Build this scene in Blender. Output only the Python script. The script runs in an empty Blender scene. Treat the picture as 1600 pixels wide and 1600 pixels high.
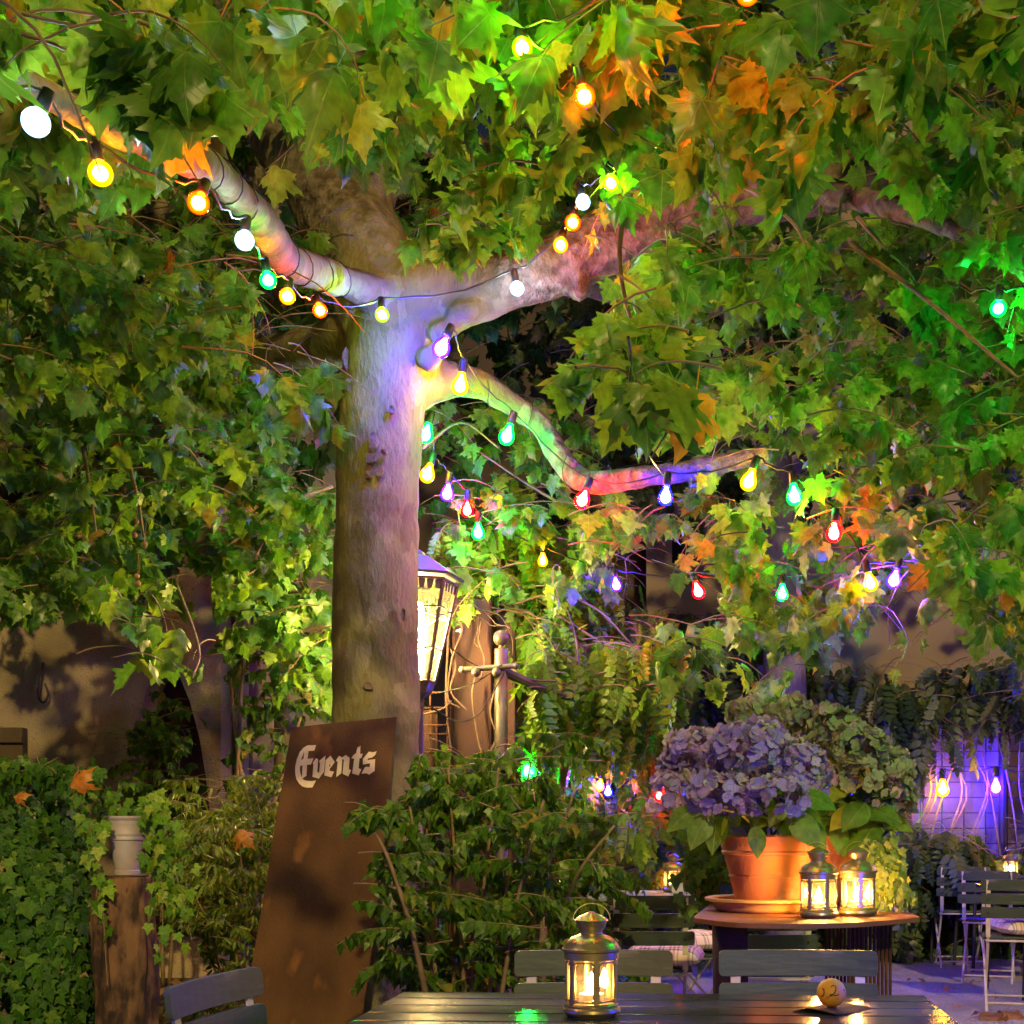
import bpy, bmesh, math, random
import numpy as np
from mathutils import Vector, Matrix, Euler
from mathutils.geometry import delaunay_2d_cdt

random.seed(7); RNG = np.random.default_rng(11)
scene = bpy.context.scene
COL = scene.collection
R = math.radians

# ------------------------------------------------------------------ camera, sky, sun, exposure
F, CX, HY, EYE = 2000.0, 1000.0, 1290.0, 1.15       # focal length and principal point measured on the photograph (1600 px wide)
cam = bpy.data.cameras.new('camera'); cam_ob = bpy.data.objects.new('camera', cam); COL.objects.link(cam_ob)
cam_ob.location = (0, 0, EYE); cam_ob.rotation_euler = (R(90), 0, 0)
cam.sensor_width = 36; cam.lens = 36*F/1600
cam.shift_x = -(CX-800)/1600; cam.shift_y = (HY-800)/1600
cam.clip_start = 0.05; cam.clip_end = 500
scene.camera = cam_ob

SUN_EL, SUN_AZ = R(27), R(170)                     # azimuth clockwise from +Y
world = bpy.data.worlds.new('World'); scene.world = world; world.use_nodes = True
wn = world.node_tree; bg = wn.nodes['Background']
sky = wn.nodes.new('ShaderNodeTexSky'); sky.sky_type = 'NISHITA'; sky.sun_disc = False
sky.sun_elevation = SUN_EL; sky.sun_rotation = SUN_AZ
wn.links.new(sky.outputs[0], bg.inputs[0]); bg.inputs[1].default_value = 0.006
sl = bpy.data.lights.new('sun', 'SUN'); sl.energy = 1.65; sl.angle = R(1.5); sl.color = (1.0, 0.75, 0.24)
so = bpy.data.objects.new('sun', sl); COL.objects.link(so)
sd = Vector((math.sin(SUN_AZ)*math.cos(SUN_EL), math.cos(SUN_AZ)*math.cos(SUN_EL), math.sin(SUN_EL)))
so.rotation_euler = sd.to_track_quat('Z', 'Y').to_euler(); so.location = sd*30
vs = scene.view_settings
scene.display_settings.display_device = 'sRGB'
vs.view_transform = 'Standard'; vs.look = 'None'; vs.exposure = 0.25; vs.gamma = 1; vs.use_curve_mapping = False
cy = scene.cycles
cy.max_bounces = 6; cy.diffuse_bounces = 3; cy.glossy_bounces = 3; cy.transmission_bounces = 4; cy.transparent_max_bounces = 10
cy.use_light_tree = True; cy.sample_clamp_indirect = 3; cy.use_denoising = True
cy.caustics_reflective = False; cy.caustics_refractive = False

# ------------------------------------------------------------------ helpers
def P(x, y, d):                                    # a measured picture point at a chosen distance, as a place in metres
    return Vector(((x-CX)/F*d, d, EYE+(HY-y)/F*d))

MATS = {}
def _mat(name):
    m = bpy.data.materials.new(name); m.use_nodes = True
    MATS[name] = m
    return m, m.node_tree.nodes, m.node_tree.links

def mat(name, base, c2=None, scale=8, detail=6, rough=.6, rough2=None, metal=0, bump=None, bscale=40, contrast=(.35, .65), spec=.5, c3=None, s3=60, stretch=None, coat=0):
    m, n, l = _mat(name)
    b = n['Principled BSDF']
    b.inputs['Roughness'].default_value = rough; b.inputs['Metallic'].default_value = metal
    b.inputs['Specular IOR Level'].default_value = spec
    if coat: b.inputs['Coat Weight'].default_value = coat; b.inputs['Coat Roughness'].default_value = .25
    b.inputs['Base Color'].default_value = (*base, 1)
    tc = n.new('ShaderNodeTexCoord'); src = tc.outputs['Object']
    if stretch:
        mp = n.new('ShaderNodeMapping'); mp.inputs['Scale'].default_value = stretch; l.new(src, mp.inputs[0]); src = mp.outputs[0]
    if c2:
        t = n.new('ShaderNodeTexNoise'); t.inputs['Scale'].default_value = scale; t.inputs['Detail'].default_value = detail; l.new(src, t.inputs['Vector'])
        rp = n.new('ShaderNodeValToRGB'); rp.color_ramp.elements[0].position = contrast[0]; rp.color_ramp.elements[1].position = contrast[1]
        rp.color_ramp.elements[0].color = (*base, 1); rp.color_ramp.elements[1].color = (*c2, 1)
        l.new(t.outputs[0], rp.inputs[0]); out = rp.outputs[0]
        if c3:
            t3 = n.new('ShaderNodeTexNoise'); t3.inputs['Scale'].default_value = s3; t3.inputs['Detail'].default_value = 3; l.new(src, t3.inputs['Vector'])
            r3 = n.new('ShaderNodeValToRGB'); r3.color_ramp.elements[0].position = .6; r3.color_ramp.elements[1].position = .7
            l.new(t3.outputs[0], r3.inputs[0])
            mx = n.new('ShaderNodeMix'); mx.data_type = 'RGBA'; l.new(r3.outputs[0], mx.inputs[0]); l.new(out, mx.inputs[6]); mx.inputs[7].default_value = (*c3, 1); out = mx.outputs[2]
        l.new(out, b.inputs['Base Color'])
        if rough2 is not None:
            mr = n.new('ShaderNodeMapRange'); mr.inputs[1].default_value = .3; mr.inputs[2].default_value = .7; mr.inputs[3].default_value = rough; mr.inputs[4].default_value = rough2
            l.new(t.outputs[0], mr.inputs[0]); l.new(mr.outputs[0], b.inputs['Roughness'])
    if bump:
        t2 = n.new('ShaderNodeTexNoise'); t2.inputs['Scale'].default_value = bscale; t2.inputs['Detail'].default_value = 5; l.new(src, t2.inputs['Vector'])
        bp = n.new('ShaderNodeBump'); bp.inputs['Strength'].default_value = bump; bp.inputs['Distance'].default_value = .01
        l.new(t2.outputs[0], bp.inputs['Height']); l.new(bp.outputs[0], b.inputs['Normal'])
    return m

def emit_mat(name, col, strength, falloff=0):
    m, n, l = _mat(name); n.remove(n['Principled BSDF'])
    e = n.new('ShaderNodeEmission'); e.inputs[0].default_value = (*col, 1); e.inputs[1].default_value = strength
    if falloff:                                        # frosted glass: hottest where one looks at the filament, coloured towards the rim
        lw = n.new('ShaderNodeLayerWeight'); lw.inputs[0].default_value = .5
        a_ = n.new('ShaderNodeMath'); a_.operation = 'SUBTRACT'; a_.inputs[0].default_value = 1; l.new(lw.outputs['Facing'], a_.inputs[1])
        p_ = n.new('ShaderNodeMath'); p_.operation = 'POWER'; p_.inputs[1].default_value = falloff; l.new(a_.outputs[0], p_.inputs[0])
        s_ = n.new('ShaderNodeMath'); s_.operation = 'MULTIPLY_ADD'; s_.inputs[1].default_value = strength; s_.inputs[2].default_value = 1.0; l.new(p_.outputs[0], s_.inputs[0]); l.new(s_.outputs[0], e.inputs[1])
    l.new(e.outputs[0], n['Material Output'].inputs[0]); return m

def glass_mat(name, tint, glow=0.0, gloss=.08, dust=0.0, glowcol=None):
    """thin glass: tinted see-through, a little gloss, optional dusty scatter and the glow of a lit coloured bulb"""
    m, n, l = _mat(name); n.remove(n['Principled BSDF'])
    tr = n.new('ShaderNodeBsdfTransparent'); tr.inputs[0].default_value = (*tint, 1)
    gl = n.new('ShaderNodeBsdfGlossy'); gl.inputs['Roughness'].default_value = .05
    lw = n.new('ShaderNodeLayerWeight'); lw.inputs[0].default_value = .25
    mx = n.new('ShaderNodeMixShader')
    mth = n.new('ShaderNodeMath'); mth.operation = 'MULTIPLY_ADD'; mth.inputs[1].default_value = .5; mth.inputs[2].default_value = gloss; mth.use_clamp = True
    l.new(lw.outputs['Fresnel'], mth.inputs[0]); l.new(mth.outputs[0], mx.inputs[0]); l.new(tr.outputs[0], mx.inputs[1]); l.new(gl.outputs[0], mx.inputs[2])
    out = mx.outputs[0]
    if dust:
        df = n.new('ShaderNodeBsdfTranslucent'); df.inputs[0].default_value = (.8, .75, .62, 1)
        tc = n.new('ShaderNodeTexCoord'); t = n.new('ShaderNodeTexNoise'); t.inputs['Scale'].default_value = 60; t.inputs['Detail'].default_value = 6
        l.new(tc.outputs['Object'], t.inputs['Vector'])
        mr = n.new('ShaderNodeMapRange'); mr.inputs[1].default_value = .38; mr.inputs[2].default_value = .72; mr.inputs[3].default_value = dust*.25; mr.inputs[4].default_value = dust*1.7
        l.new(t.outputs[0], mr.inputs[0])
        m2 = n.new('ShaderNodeMixShader'); l.new(mr.outputs[0], m2.inputs[0]); l.new(out, m2.inputs[1]); l.new(df.outputs[0], m2.inputs[2]); out = m2.outputs[0]
    if glow:
        e = n.new('ShaderNodeEmission'); e.inputs[0].default_value = (*(glowcol or tint), 1); lf = n.new('ShaderNodeMath'); lf.operation = 'POWER'; lf.inputs[1].default_value = 3
        iv_ = n.new('ShaderNodeMath'); iv_.operation = 'SUBTRACT'; iv_.inputs[0].default_value = 1; l.new(lw.outputs['Facing'], iv_.inputs[1]); l.new(iv_.outputs[0], lf.inputs[0])
        gs = n.new('ShaderNodeMath'); gs.operation = 'MULTIPLY_ADD'; gs.inputs[1].default_value = glow; gs.inputs[2].default_value = .75; l.new(lf.outputs[0], gs.inputs[0]); l.new(gs.outputs[0], e.inputs[1])
        m3 = n.new('ShaderNodeAddShader'); l.new(out, m3.inputs[0]); l.new(e.outputs[0], m3.inputs[1]); out = m3.outputs[0]
    l.new(out, n['Material Output'].inputs[0]); return m

def leaf_mat(name, stops, trans=.35, veins=True, rough=.42, vein_col=(.32, .36, .10), tmul=1.6, spec=.4):
    """leaf colours per leaf from the point attribute rnd, veins from the leaf's own UV, light passing through"""
    m, n, l = _mat(name)
    b = n['Principled BSDF']; b.inputs['Roughness'].default_value = rough; b.inputs['Specular IOR Level'].default_value = spec
    at = n.new('ShaderNodeAttribute'); at.attribute_name = 'rnd'
    rp = n.new('ShaderNodeValToRGB'); el = rp.color_ramp.elements
    while len(el) < len(stops): el.new(.5)
    for e, (p, c) in zip(el, stops): e.position = p; e.color = (*c, 1)
    l.new(at.outputs['Fac'], rp.inputs[0]); col = rp.outputs[0]
    uv = n.new('ShaderNodeUVMap'); uv.uv_map = 'UVMap'
    # blotches
    ns = n.new('ShaderNodeTexNoise'); ns.inputs['Scale'].default_value = 5; ns.inputs['Detail'].default_value = 5
    cmb = n.new('ShaderNodeVectorMath'); cmb.operation = 'ADD'
    sc_ = n.new('ShaderNodeVectorMath'); sc_.operation = 'SCALE'; sc_.inputs[0].default_value = (37, 53, 71); l.new(at.outputs['Fac'], sc_.inputs[3])
    l.new(uv.outputs[0], cmb.inputs[0]); l.new(sc_.outputs[0], cmb.inputs[1]); l.new(cmb.outputs[0], ns.inputs['Vector'])
    hs = n.new('ShaderNodeHueSaturation'); mr = n.new('ShaderNodeMapRange'); mr.inputs[1].default_value = .3; mr.inputs[2].default_value = .7; mr.inputs[3].default_value = .7; mr.inputs[4].default_value = 1.3
    l.new(ns.outputs[0], mr.inputs[0]); l.new(mr.outputs[0], hs.inputs['Value']); l.new(col, hs.inputs['Color']); col = hs.outputs[0]
    if veins:
        sp = n.new('ShaderNodeSeparateXYZ'); l.new(uv.outputs[0], sp.inputs[0])
        def M(op, a, b_=None):
            q = n.new('ShaderNodeMath'); q.operation = op
            for i, v in enumerate((a, b_)):
                if v is None: continue
                if isinstance(v, (int, float)): q.inputs[i].default_value = v
                else: l.new(v, q.inputs[i])
            return q.outputs[0]
        ax = M('ABSOLUTE', sp.outputs[0]); y = sp.outputs[1]
        d = ax
        for a in (R(52), R(96)):
            dd = M('ABSOLUTE', M('SUBTRACT', M('MULTIPLY', ax, math.cos(a)), M('MULTIPLY', y, math.sin(a))))
            d = M('MINIMUM', d, dd)
        # fine side veins, slanting off the midrib
        sv = M('ABSOLUTE', M('SINE', M('MULTIPLY', M('SUBTRACT', y, M('MULTIPLY', ax, .7)), 24)))
        d2 = M('ADD', M('MULTIPLY', sv, .09), .009); d = M('MINIMUM', d, d2)
        mv = n.new('ShaderNodeMapRange'); mv.inputs[1].default_value = .004; mv.inputs[2].default_value = .018; mv.inputs[3].default_value = .30; mv.inputs[4].default_value = 0
        l.new(d, mv.inputs[0])
        mx = n.new('ShaderNodeMix'); mx.data_type = 'RGBA'; l.new(mv.outputs[0], mx.inputs[0]); l.new(col, mx.inputs[6]); mx.inputs[7].default_value = (*vein_col, 1); col = mx.outputs[2]
        bp = n.new('ShaderNodeBump'); bp.inputs['Strength'].default_value = .35; bp.inputs['Distance'].default_value = .01; l.new(mv.outputs[0], bp.inputs['Height']); l.new(bp.outputs[0], b.inputs['Normal'])
    l.new(col, b.inputs['Base Color'])
    tl = n.new('ShaderNodeBsdfTranslucent')
    tm = n.new('ShaderNodeMix'); tm.data_type = 'RGBA'; tm.blend_type = 'MULTIPLY'; tm.inputs[0].default_value = 1; l.new(col, tm.inputs[6]); tm.inputs[7].default_value = (tmul*1.15, tmul, tmul*.4, 1)
    l.new(tm.outputs[2], tl.inputs[0])
    ms = n.new('ShaderNodeMixShader'); ms.inputs[0].default_value = trans
    l.new(b.outputs[0], ms.inputs[1]); l.new(tl.outputs[0], ms.inputs[2]); l.new(ms.outputs[0], n['Material Output'].inputs[0])
    return m

def tag(o, label=None, cat=None, group=None, kind=None):
    if label: o['label'] = label
    if cat: o['category'] = cat
    if group: o['group'] = group
    if kind: o['kind'] = kind
    return o

XF = {}
def thing(name, label, cat, loc=(0, 0, 0), rz=0.0, group=None, rot=None, scale=1.0):
    o = bpy.data.objects.new(name, None); COL.objects.link(o); o.empty_display_size = .1
    o.location = loc; e = Euler(rot if rot else (0, 0, rz)); o.rotation_euler = e; o.scale = (scale,)*3
    XF[o.name] = Matrix.Translation(Vector(loc)) @ e.to_matrix().to_4x4() @ Matrix.Scale(scale, 4)
    return tag(o, label, cat, group)

def link(name, me, m, parent=None):
    o = bpy.data.objects.new(name, me); COL.objects.link(o)
    if m: me.materials.append(m)
    if parent: o.parent = parent
    return o

class MB:
    def __init__(s): s.v = []; s.f = []
    def add(s, vs, fs, M=None):
        k = len(s.v)
        for p in vs: s.v.append(tuple(M @ Vector(p)) if M else tuple(p))
        for q in fs: s.f.append([i+k for i in q])
        return s
    def box(s, c, d, M=None, rot=None):
        x, y, z = (a/2 for a in d)
        vs = [Vector((i*x, j*y, k*z)) for i in (-1, 1) for j in (-1, 1) for k in (-1, 1)]
        if rot: rm = Euler(rot).to_matrix(); vs = [rm @ v for v in vs]
        vs = [v+Vector(c) for v in vs]
        return s.add(vs, [(0, 1, 3, 2), (4, 6, 7, 5), (0, 4, 5, 1), (2, 3, 7, 6), (0, 2, 6, 4), (1, 5, 7, 3)], M)
    def tube(s, pts, r, n=8, cap=True, M=None, noise=0.0, flat=None):
        pts = [Vector(p) for p in pts]; N = len(pts)
        rs = r if isinstance(r, (list, tuple)) else [r]*N
        vs = []; up = None
        for i, p in enumerate(pts):
            t = (pts[min(i+1, N-1)]-pts[max(i-1, 0)])
            t = t.normalized() if t.length > 1e-9 else Vector((0, 0, 1))
            if up is None: up = Vector((0, 0, 1)) if abs(t.z) < .9 else Vector((0, 1, 0))
            u = (up-t*up.dot(t))
            if u.length < 1e-6: u = t.orthogonal()
            u.normalize(); w = t.cross(u); up = u
            for k in range(n):
                a = 2*math.pi*k/n; rr = rs[i]*(1+noise*(random.random()-.5))
                vs.append(p+u*math.cos(a)*rr*(flat or 1)+w*math.sin(a)*rr)
        fs = [(i*n+k, i*n+(k+1) % n, (i+1)*n+(k+1) % n, (i+1)*n+k) for i in range(N-1) for k in range(n)]
        if cap: fs += [tuple(range(n))[::-1], tuple((N-1)*n+k for k in range(n))]
        return s.add(vs, fs, M)
    def lathe(s, prof, n=24, M=None, a0=0.0, wob=None):
        vs = []; fs = []; N = len(prof)
        for (r, z) in prof:
            for k in range(n):
                a = a0+2*math.pi*k/n; q = wob(a, z) if wob else 1
                vs.append((r*q*math.cos(a), r*q*math.sin(a), z))
        for i in range(N-1):
            for k in range(n): fs.append((i*n+k, i*n+(k+1) % n, (i+1)*n+(k+1) % n, (i+1)*n+k))
        if prof[0][0] > 1e-5: fs.append(tuple(range(n))[::-1])
        if prof[-1][0] > 1e-5: fs.append(tuple((N-1)*n+k for k in range(n)))
        return s.add(vs, fs, M)
    def sphere(s, c, r, n=16, sq=(1, 1, 1), M=None):
        h = n//2
        prof = [(r*math.sin(math.pi*i/h), -r*math.cos(math.pi*i/h)) for i in range(h+1)]
        prof[0] = (1e-6, -r); prof[-1] = (1e-6, r)
        T = Matrix.Translation(Vector(c)) @ Matrix.Diagonal((*sq, 1))
        return s.lathe(prof, n, (M @ T) if M else T)
    def prism(s, poly, t, M=None):                  # polygon in local xy, thickness along z
        n = len(poly)
        vs = [(x, y, 0) for x, y in poly]+[(x, y, t) for x, y in poly]
        fs = [tuple(range(n))[::-1], tuple(range(n, 2*n))]+[(i, (i+1) % n, n+(i+1) % n, n+i) for i in range(n)]
        return s.add(vs, fs, M)
    def build(s, name, m, parent=None, smooth=False, bevel=0, world=False, sharp=None):
        vs = s.v
        if world and parent is not None:
            I = XF[parent.name].inverted(); vs = [tuple(I @ Vector(p)) for p in vs]
        me = bpy.data.meshes.new(name); me.from_pydata(vs, [], s.f); me.update()
        bm = bmesh.new(); bm.from_mesh(me); bmesh.ops.recalc_face_normals(bm, faces=bm.faces); bm.to_mesh(me); bm.free()
        if smooth:
            me.shade_smooth()
            if sharp: me.set_sharp_from_angle(angle=R(sharp))
        o = link(name, me, m, parent)
        if bevel:
            md = o.modifiers.new('bevel', 'BEVEL'); md.width = bevel; md.segments = 2; md.limit_method = 'ANGLE'
        return o

def copy_tree(o, parent=None):
    c = o.copy(); COL.objects.link(c); c.parent = parent
    for ch in list(o.children): copy_tree(ch, c)
    return c

def catmull(pts, sub=6):
    pts = [Vector(p) for p in pts]; out = []
    ext = [pts[0]*2-pts[1]]+pts+[pts[-1]*2-pts[-2]]
    for i in range(1, len(ext)-2):
        a, b, c, d = ext[i-1:i+3]
        for k in range(sub):
            t = k/sub
            out.append(.5*((2*b)+(c-a)*t+(2*a-5*b+4*c-d)*t*t+(3*b-a-3*c+d)*t**3))
    out.append(pts[-1]); return out

def lerp_list(vals, n):
    xs = np.linspace(0, len(vals)-1, n); return list(np.interp(xs, range(len(vals)), vals))

# ---- leaves
def leaf_template(half, extra=(), curl=.25, fold=.10, twist=0.0, ripple=.03, seed=0, stalk=0):
    """outline given for one side (x >= 0) from base to tip; mirrored, triangulated with inner points, then bent"""
    rg = random.Random(seed)
    jit = lambda p: (p[0]*(1+.06*(rg.random()-.5)), p[1]+.02*(rg.random()-.5))
    right = [jit(p) if p[0] > 0 else p for p in half]
    left = [(-jit(p)[0], jit(p)[1]) for p in half[::-1] if p[0] > 0]
    out = right+left; n = len(out)
    pts = [Vector(p) for p in out]+[Vector(p) for p in extra]
    vs, _, fs, *_ = delaunay_2d_cdt(pts, [(i, (i+1) % n) for i in range(n)], [], 1, 1e-6)
    V = np.array([(v.x, v.y, 0) for v in vs]); T = np.array([list(f) for f in fs if len(f) == 3], dtype=np.int32)
    uv = V[:, :2].copy(); x, y = V[:, 0], V[:, 1]
    z = -curl*(x**2*1.1+np.maximum(y-.25, 0)**2*.55)+fold*np.abs(x)
    z += ripple*np.sin(9*x+rg.random()*6)*np.cos(8*y+rg.random()*6)+twist*x*y
    V[:, 2] = z
    if stalk:
        k = len(V); w = .012
        V = np.vstack([V, [(-w, .02, 0), (w, .02, 0), (w*.8, -stalk, -.05*stalk*4), (-w*.8, -stalk, -.05*stalk*4)]])
        uv = np.vstack([uv, [(.3, .3)]*4]); T = np.vstack([T, [(k, k+1, k+2), (k, k+2, k+3)]])
    return V, T.astype(np.int32), uv

PLANE = [(0, 0), (.09, -.06), (.2, -.09), (.30, -.05), (.45, -.08), (.40, .03), (.47, .10), (.37, .18), (.45, .24), (.60, .27), (.74, .42), (.56, .42), (.50, .47), (.50, .56), (.38, .53), (.27, .49),
         (.30, .60), (.37, .70), (.25, .72), (.22, .80), (.13, .86), (.07, .97), (0, 1.12)]
PL_IN = [(0, .2), (0, .45), (0, .75), (.2, .16), (-.2, .16), (.4, .32), (-.4, .32), (.13, .45), (-.13, .45), (.13, .68), (-.13, .68), (.25, .03), (-.25, .03)]
T_PLANE = [leaf_template(PLANE, PL_IN, curl=c, fold=f, twist=t, ripple=r_, seed=i, stalk=.55) for i, (c, f, t, r_) in
           enumerate([(.35, .10, .1, .04), (.7, .16, -.15, .05), (.15, .22, .2, .05), (1.0, .05, -.25, .06), (.5, .3, .0, .05), (-.25, .12, .3, .05), (1.5, .25, .3, .08)])]
IVY = [(0, 0), (.2, -.12), (.42, -.02), (.35, .15), (.58, .42), (.27, .5), (.2, .7), (0, 1.05)]
T_IVY = [leaf_template(IVY, [(0, .3), (0, .65)], curl=c, fold=f, seed=i+20) for i, (c, f) in enumerate([(.4, .12), (.7, .2), (.15, .08)])]
OVATE = [(0, 0), (.16, .08), (.27, .28), (.27, .5), (.17, .76), (0, 1.05)]
T_OVATE = [leaf_template(OVATE, [(0, .35), (0, .7)], curl=c, fold=f, seed=i+40) for i, (c, f) in enumerate([(.5, .2), (1.0, .3), (.2, .12)])]
HYD = [(0, 0), (.18, .05), (.31, .22), (.36, .45), (.29, .68), (.16, .86), (0, 1.05)]
T_HYD = [leaf_template(HYD, [(0, .25), (0, .5), (0, .78), (.16, .4), (-.16, .4)], curl=c, fold=f, seed=i+50, stalk=.3) for i, (c, f) in enumerate([(.8, .25), (1.3, .3), (.5, .15)])]
NARROW = [(0, 0), (.1, .2), (.11, .55), (0, 1.0)]
T_NARROW = [leaf_template(NARROW, [(0, .5)], curl=c, fold=.2, seed=i+60) for i, c in enumerate((.3, .7))]
MAPLE = [(0, 0), (.18, -.03), (.3, .06), (.5, .2), (.36, .3), (.3, .38), (.3, .52), (.2, .62), (.13, .8), (0, 1.1)]
T_SHRUB = [leaf_template(MAPLE, [(0, .3), (0, .6)], curl=c, fold=f, twist=t, seed=i+70) for i, (c, f, t) in enumerate([(.6, .2, .1), (1.1, .3, -.2), (.3, .15, .2)])]
def compound(nl=5, seed=0):
    """pinnate leaf of a climber: leaflets in pairs along a thin stalk"""
    rg = random.Random(seed); Vs = []; Ts = []; Us = []; k = 0
    V0, T0, U0 = T_OVATE[seed % 3]
    for i in range(nl):
        y = .15+.75*i/(nl-1)
        for s in (-1, 1):
            a = s*R(62+rg.uniform(-10, 10)); L = .34*(1-.35*abs(i/(nl-1)-.4))
            ca, sa = math.cos(a), math.sin(a)
            M = np.array([[ca, sa, 0], [-sa, ca, 0], [0, 0, 1]])*L
            q = V0 @ M.T; q[:, 1] += y; q[:, 2] += -.25*y*y-.35*np.abs(q[:, 0])+rg.uniform(-.03, .03)
            Vs.append(q); Ts.append(T0+k); Us.append(U0); k += len(V0)
    q = V0*.34; q[:, 1] += .92; q[:, 2] -= .25
    Vs.append(q); Ts.append(T0+k); Us.append(U0); k += len(V0)
    w = .008; Vs.append(np.array([(-w, 0, 0), (w, 0, 0), (w, .5, -.06), (-w, .5, -.06), (w, .95, -.23), (-w, .95, -.23)])); Us.append(np.full((6, 2), .3))
    Ts.append(np.array([(0, 1, 2), (0, 2, 3), (3, 2, 4), (3, 4, 5)], dtype=np.int32)+k)
    return np.vstack(Vs), np.vstack(Ts).astype(np.int32), np.vstack(Us)
T_COMP = [compound(5, 0), compound(4, 1), compound(6, 2)]

# bulbs, limbs and other things the photograph shows uncovered: (x, y, radius, distance) and polygons with a distance
CLEAR = [(56, 191, 56, 2.8), (157, 271, 34, 3.2), (310, 317, 34, 3.6), (382, 376, 32, 4.1), (419, 438, 28, 4.6), (449, 463, 26, 4.8), (500, 485, 24, 5.4), (597, 492, 30, 6.1), (808, 451, 34, 6.3), (876, 383, 26, 6), (895, 348, 26, 5.6),
         (911, 316, 16, 5.3), (955, 286, 17, 4.8), (913, 151, 34, 3.6), (816, 75, 14, 3.6), (690, 543, 40, 6.3), (719, 602, 34, 6.6), (792, 681, 32, 6.8), (910, 781, 30, 6.7), (1040, 776, 20, 6.4), (1170, 752, 28, 6.2), (1241, 775, 26, 6.1), (1303, 833, 17, 6.1),
         (1360, 911, 17, 6.2), (1397, 906, 17, 6.3), (665, 679, 28, 7.1), (668, 741, 26, 7.3), (699, 771, 26, 7.4), (730, 797, 20, 7.6), (747, 832, 26, 7.7), (848, 876, 12, 7.8), (963, 914, 12, 7.8), (1091, 924, 30, 7.7), (1222, 928, 12, 7.6),
         (825, 1206, 14, 8.3), (881, 1213, 12, 8.4), (937, 1228, 8, 8.5), (950, 1237, 6, 8.6), (1473, 1233, 24, 11.2), (1556, 1230, 24, 11.2), (1560, 482, 22, 4.7), (1030, 1243, 9, 8.7), (783, 1000, 22, 7.5), (1052, 1345, 14, 7.9), (1579, 1340, 24, 10.3)]
CLEARP = [([(478, 235), (560, 310), (640, 430), (720, 440), (800, 415), (870, 400), (930, 372), (920, 400), (945, 420), (900, 470), (760, 520), (690, 540), (660, 700), (655, 1130), (515, 1130), (525, 700), (540, 540), (470, 500), (360, 420), (300, 330), (270, 275), (285, 250), (330, 240), (415, 250)], 7.0),
          ([(690, 570), (790, 590), (880, 680), (910, 740), (880, 780), (830, 710), (760, 650), (690, 640)], 7.1), ([(900, 735), (1060, 715), (1060, 765), (930, 795)], 6.9), ([(930, 372), (1120, 300), (1130, 340), (945, 420)], 6.9), ([(1100, 705), (1210, 690), (1215, 730), (1110, 750)], 6.5),
          ([(380, 520), (540, 500), (540, 560), (390, 580)], 7.6), ([(655, 870), (730, 880), (735, 915), (700, 1085), (650, 1085)], 7.3), ([(735, 985), (815, 985), (812, 1160), (700, 1190), (690, 1050)], 7.8), ([(450, 1115), (625, 1110), (622, 1245), (440, 1250)], 6.4), ([(440, 1225), (545, 1235), (525, 1400), (560, 1610), (370, 1610), (420, 1330)], 6.3),
          ([(268, 1035), (350, 1030), (352, 1255), (318, 1270), (300, 1130)], 9.4), ([(-40, 990), (195, 980), (200, 1180), (-40, 1180)], 9.4), ([(170, 1284), (222, 1284), (214, 1364), (174, 1364)], 5.1), ([(185, 1370), (232, 1370), (228, 1480), (185, 1480)], 5.0), ([(1450, 1150), (1660, 1150), (1660, 1300), (1450, 1300)], 11.3), ([(1120, 1290), (1260, 1290), (1240, 1410), (1140, 1410)], 4.3),
          ([(1375, 930), (1490, 930), (1510, 1035), (1370, 1050)], 13), ([(960, 860), (1090, 850), (1090, 930), (960, 930)], 12), ([(345, 1250), (440, 1250), (440, 1200), (400, 1120), (350, 1200)], 3.0)]
def inside(x, y, poly):
    c = False; j = len(poly)-1
    for i in range(len(poly)):
        (xi, yi), (xj, yj) = poly[i], poly[j]
        if (yi > y) != (yj > y) and x < (xj-xi)*(y-yi)/(yj-yi)+xi: c = not c
        j = i
    return c
KEEP = [.04]                                        # share of leaves left standing over the cleared shapes
def blocked(p, tip, size):
    for f in (.0, .5, 1.0):
        qx, qy, qz = p[0]+tip[0]*size*f, p[1]+tip[1]*size*f, p[2]+tip[2]*size*f
        if qy < 1.5: continue
        x, y = CX+qx/qy*F, HY-(qz-EYE)/qy*F
        m = size*F/qy*.22
        for (a, b, r, d) in CLEAR:
            if qy < d and (x-a)**2+(y-b)**2 < (r+m)**2: return True
        for poly, d in CLEARP:
            if qy < d and inside(x, y, poly): return random.random() > (KEEP[0] if d != 6.9 else .13)
    return False

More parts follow.
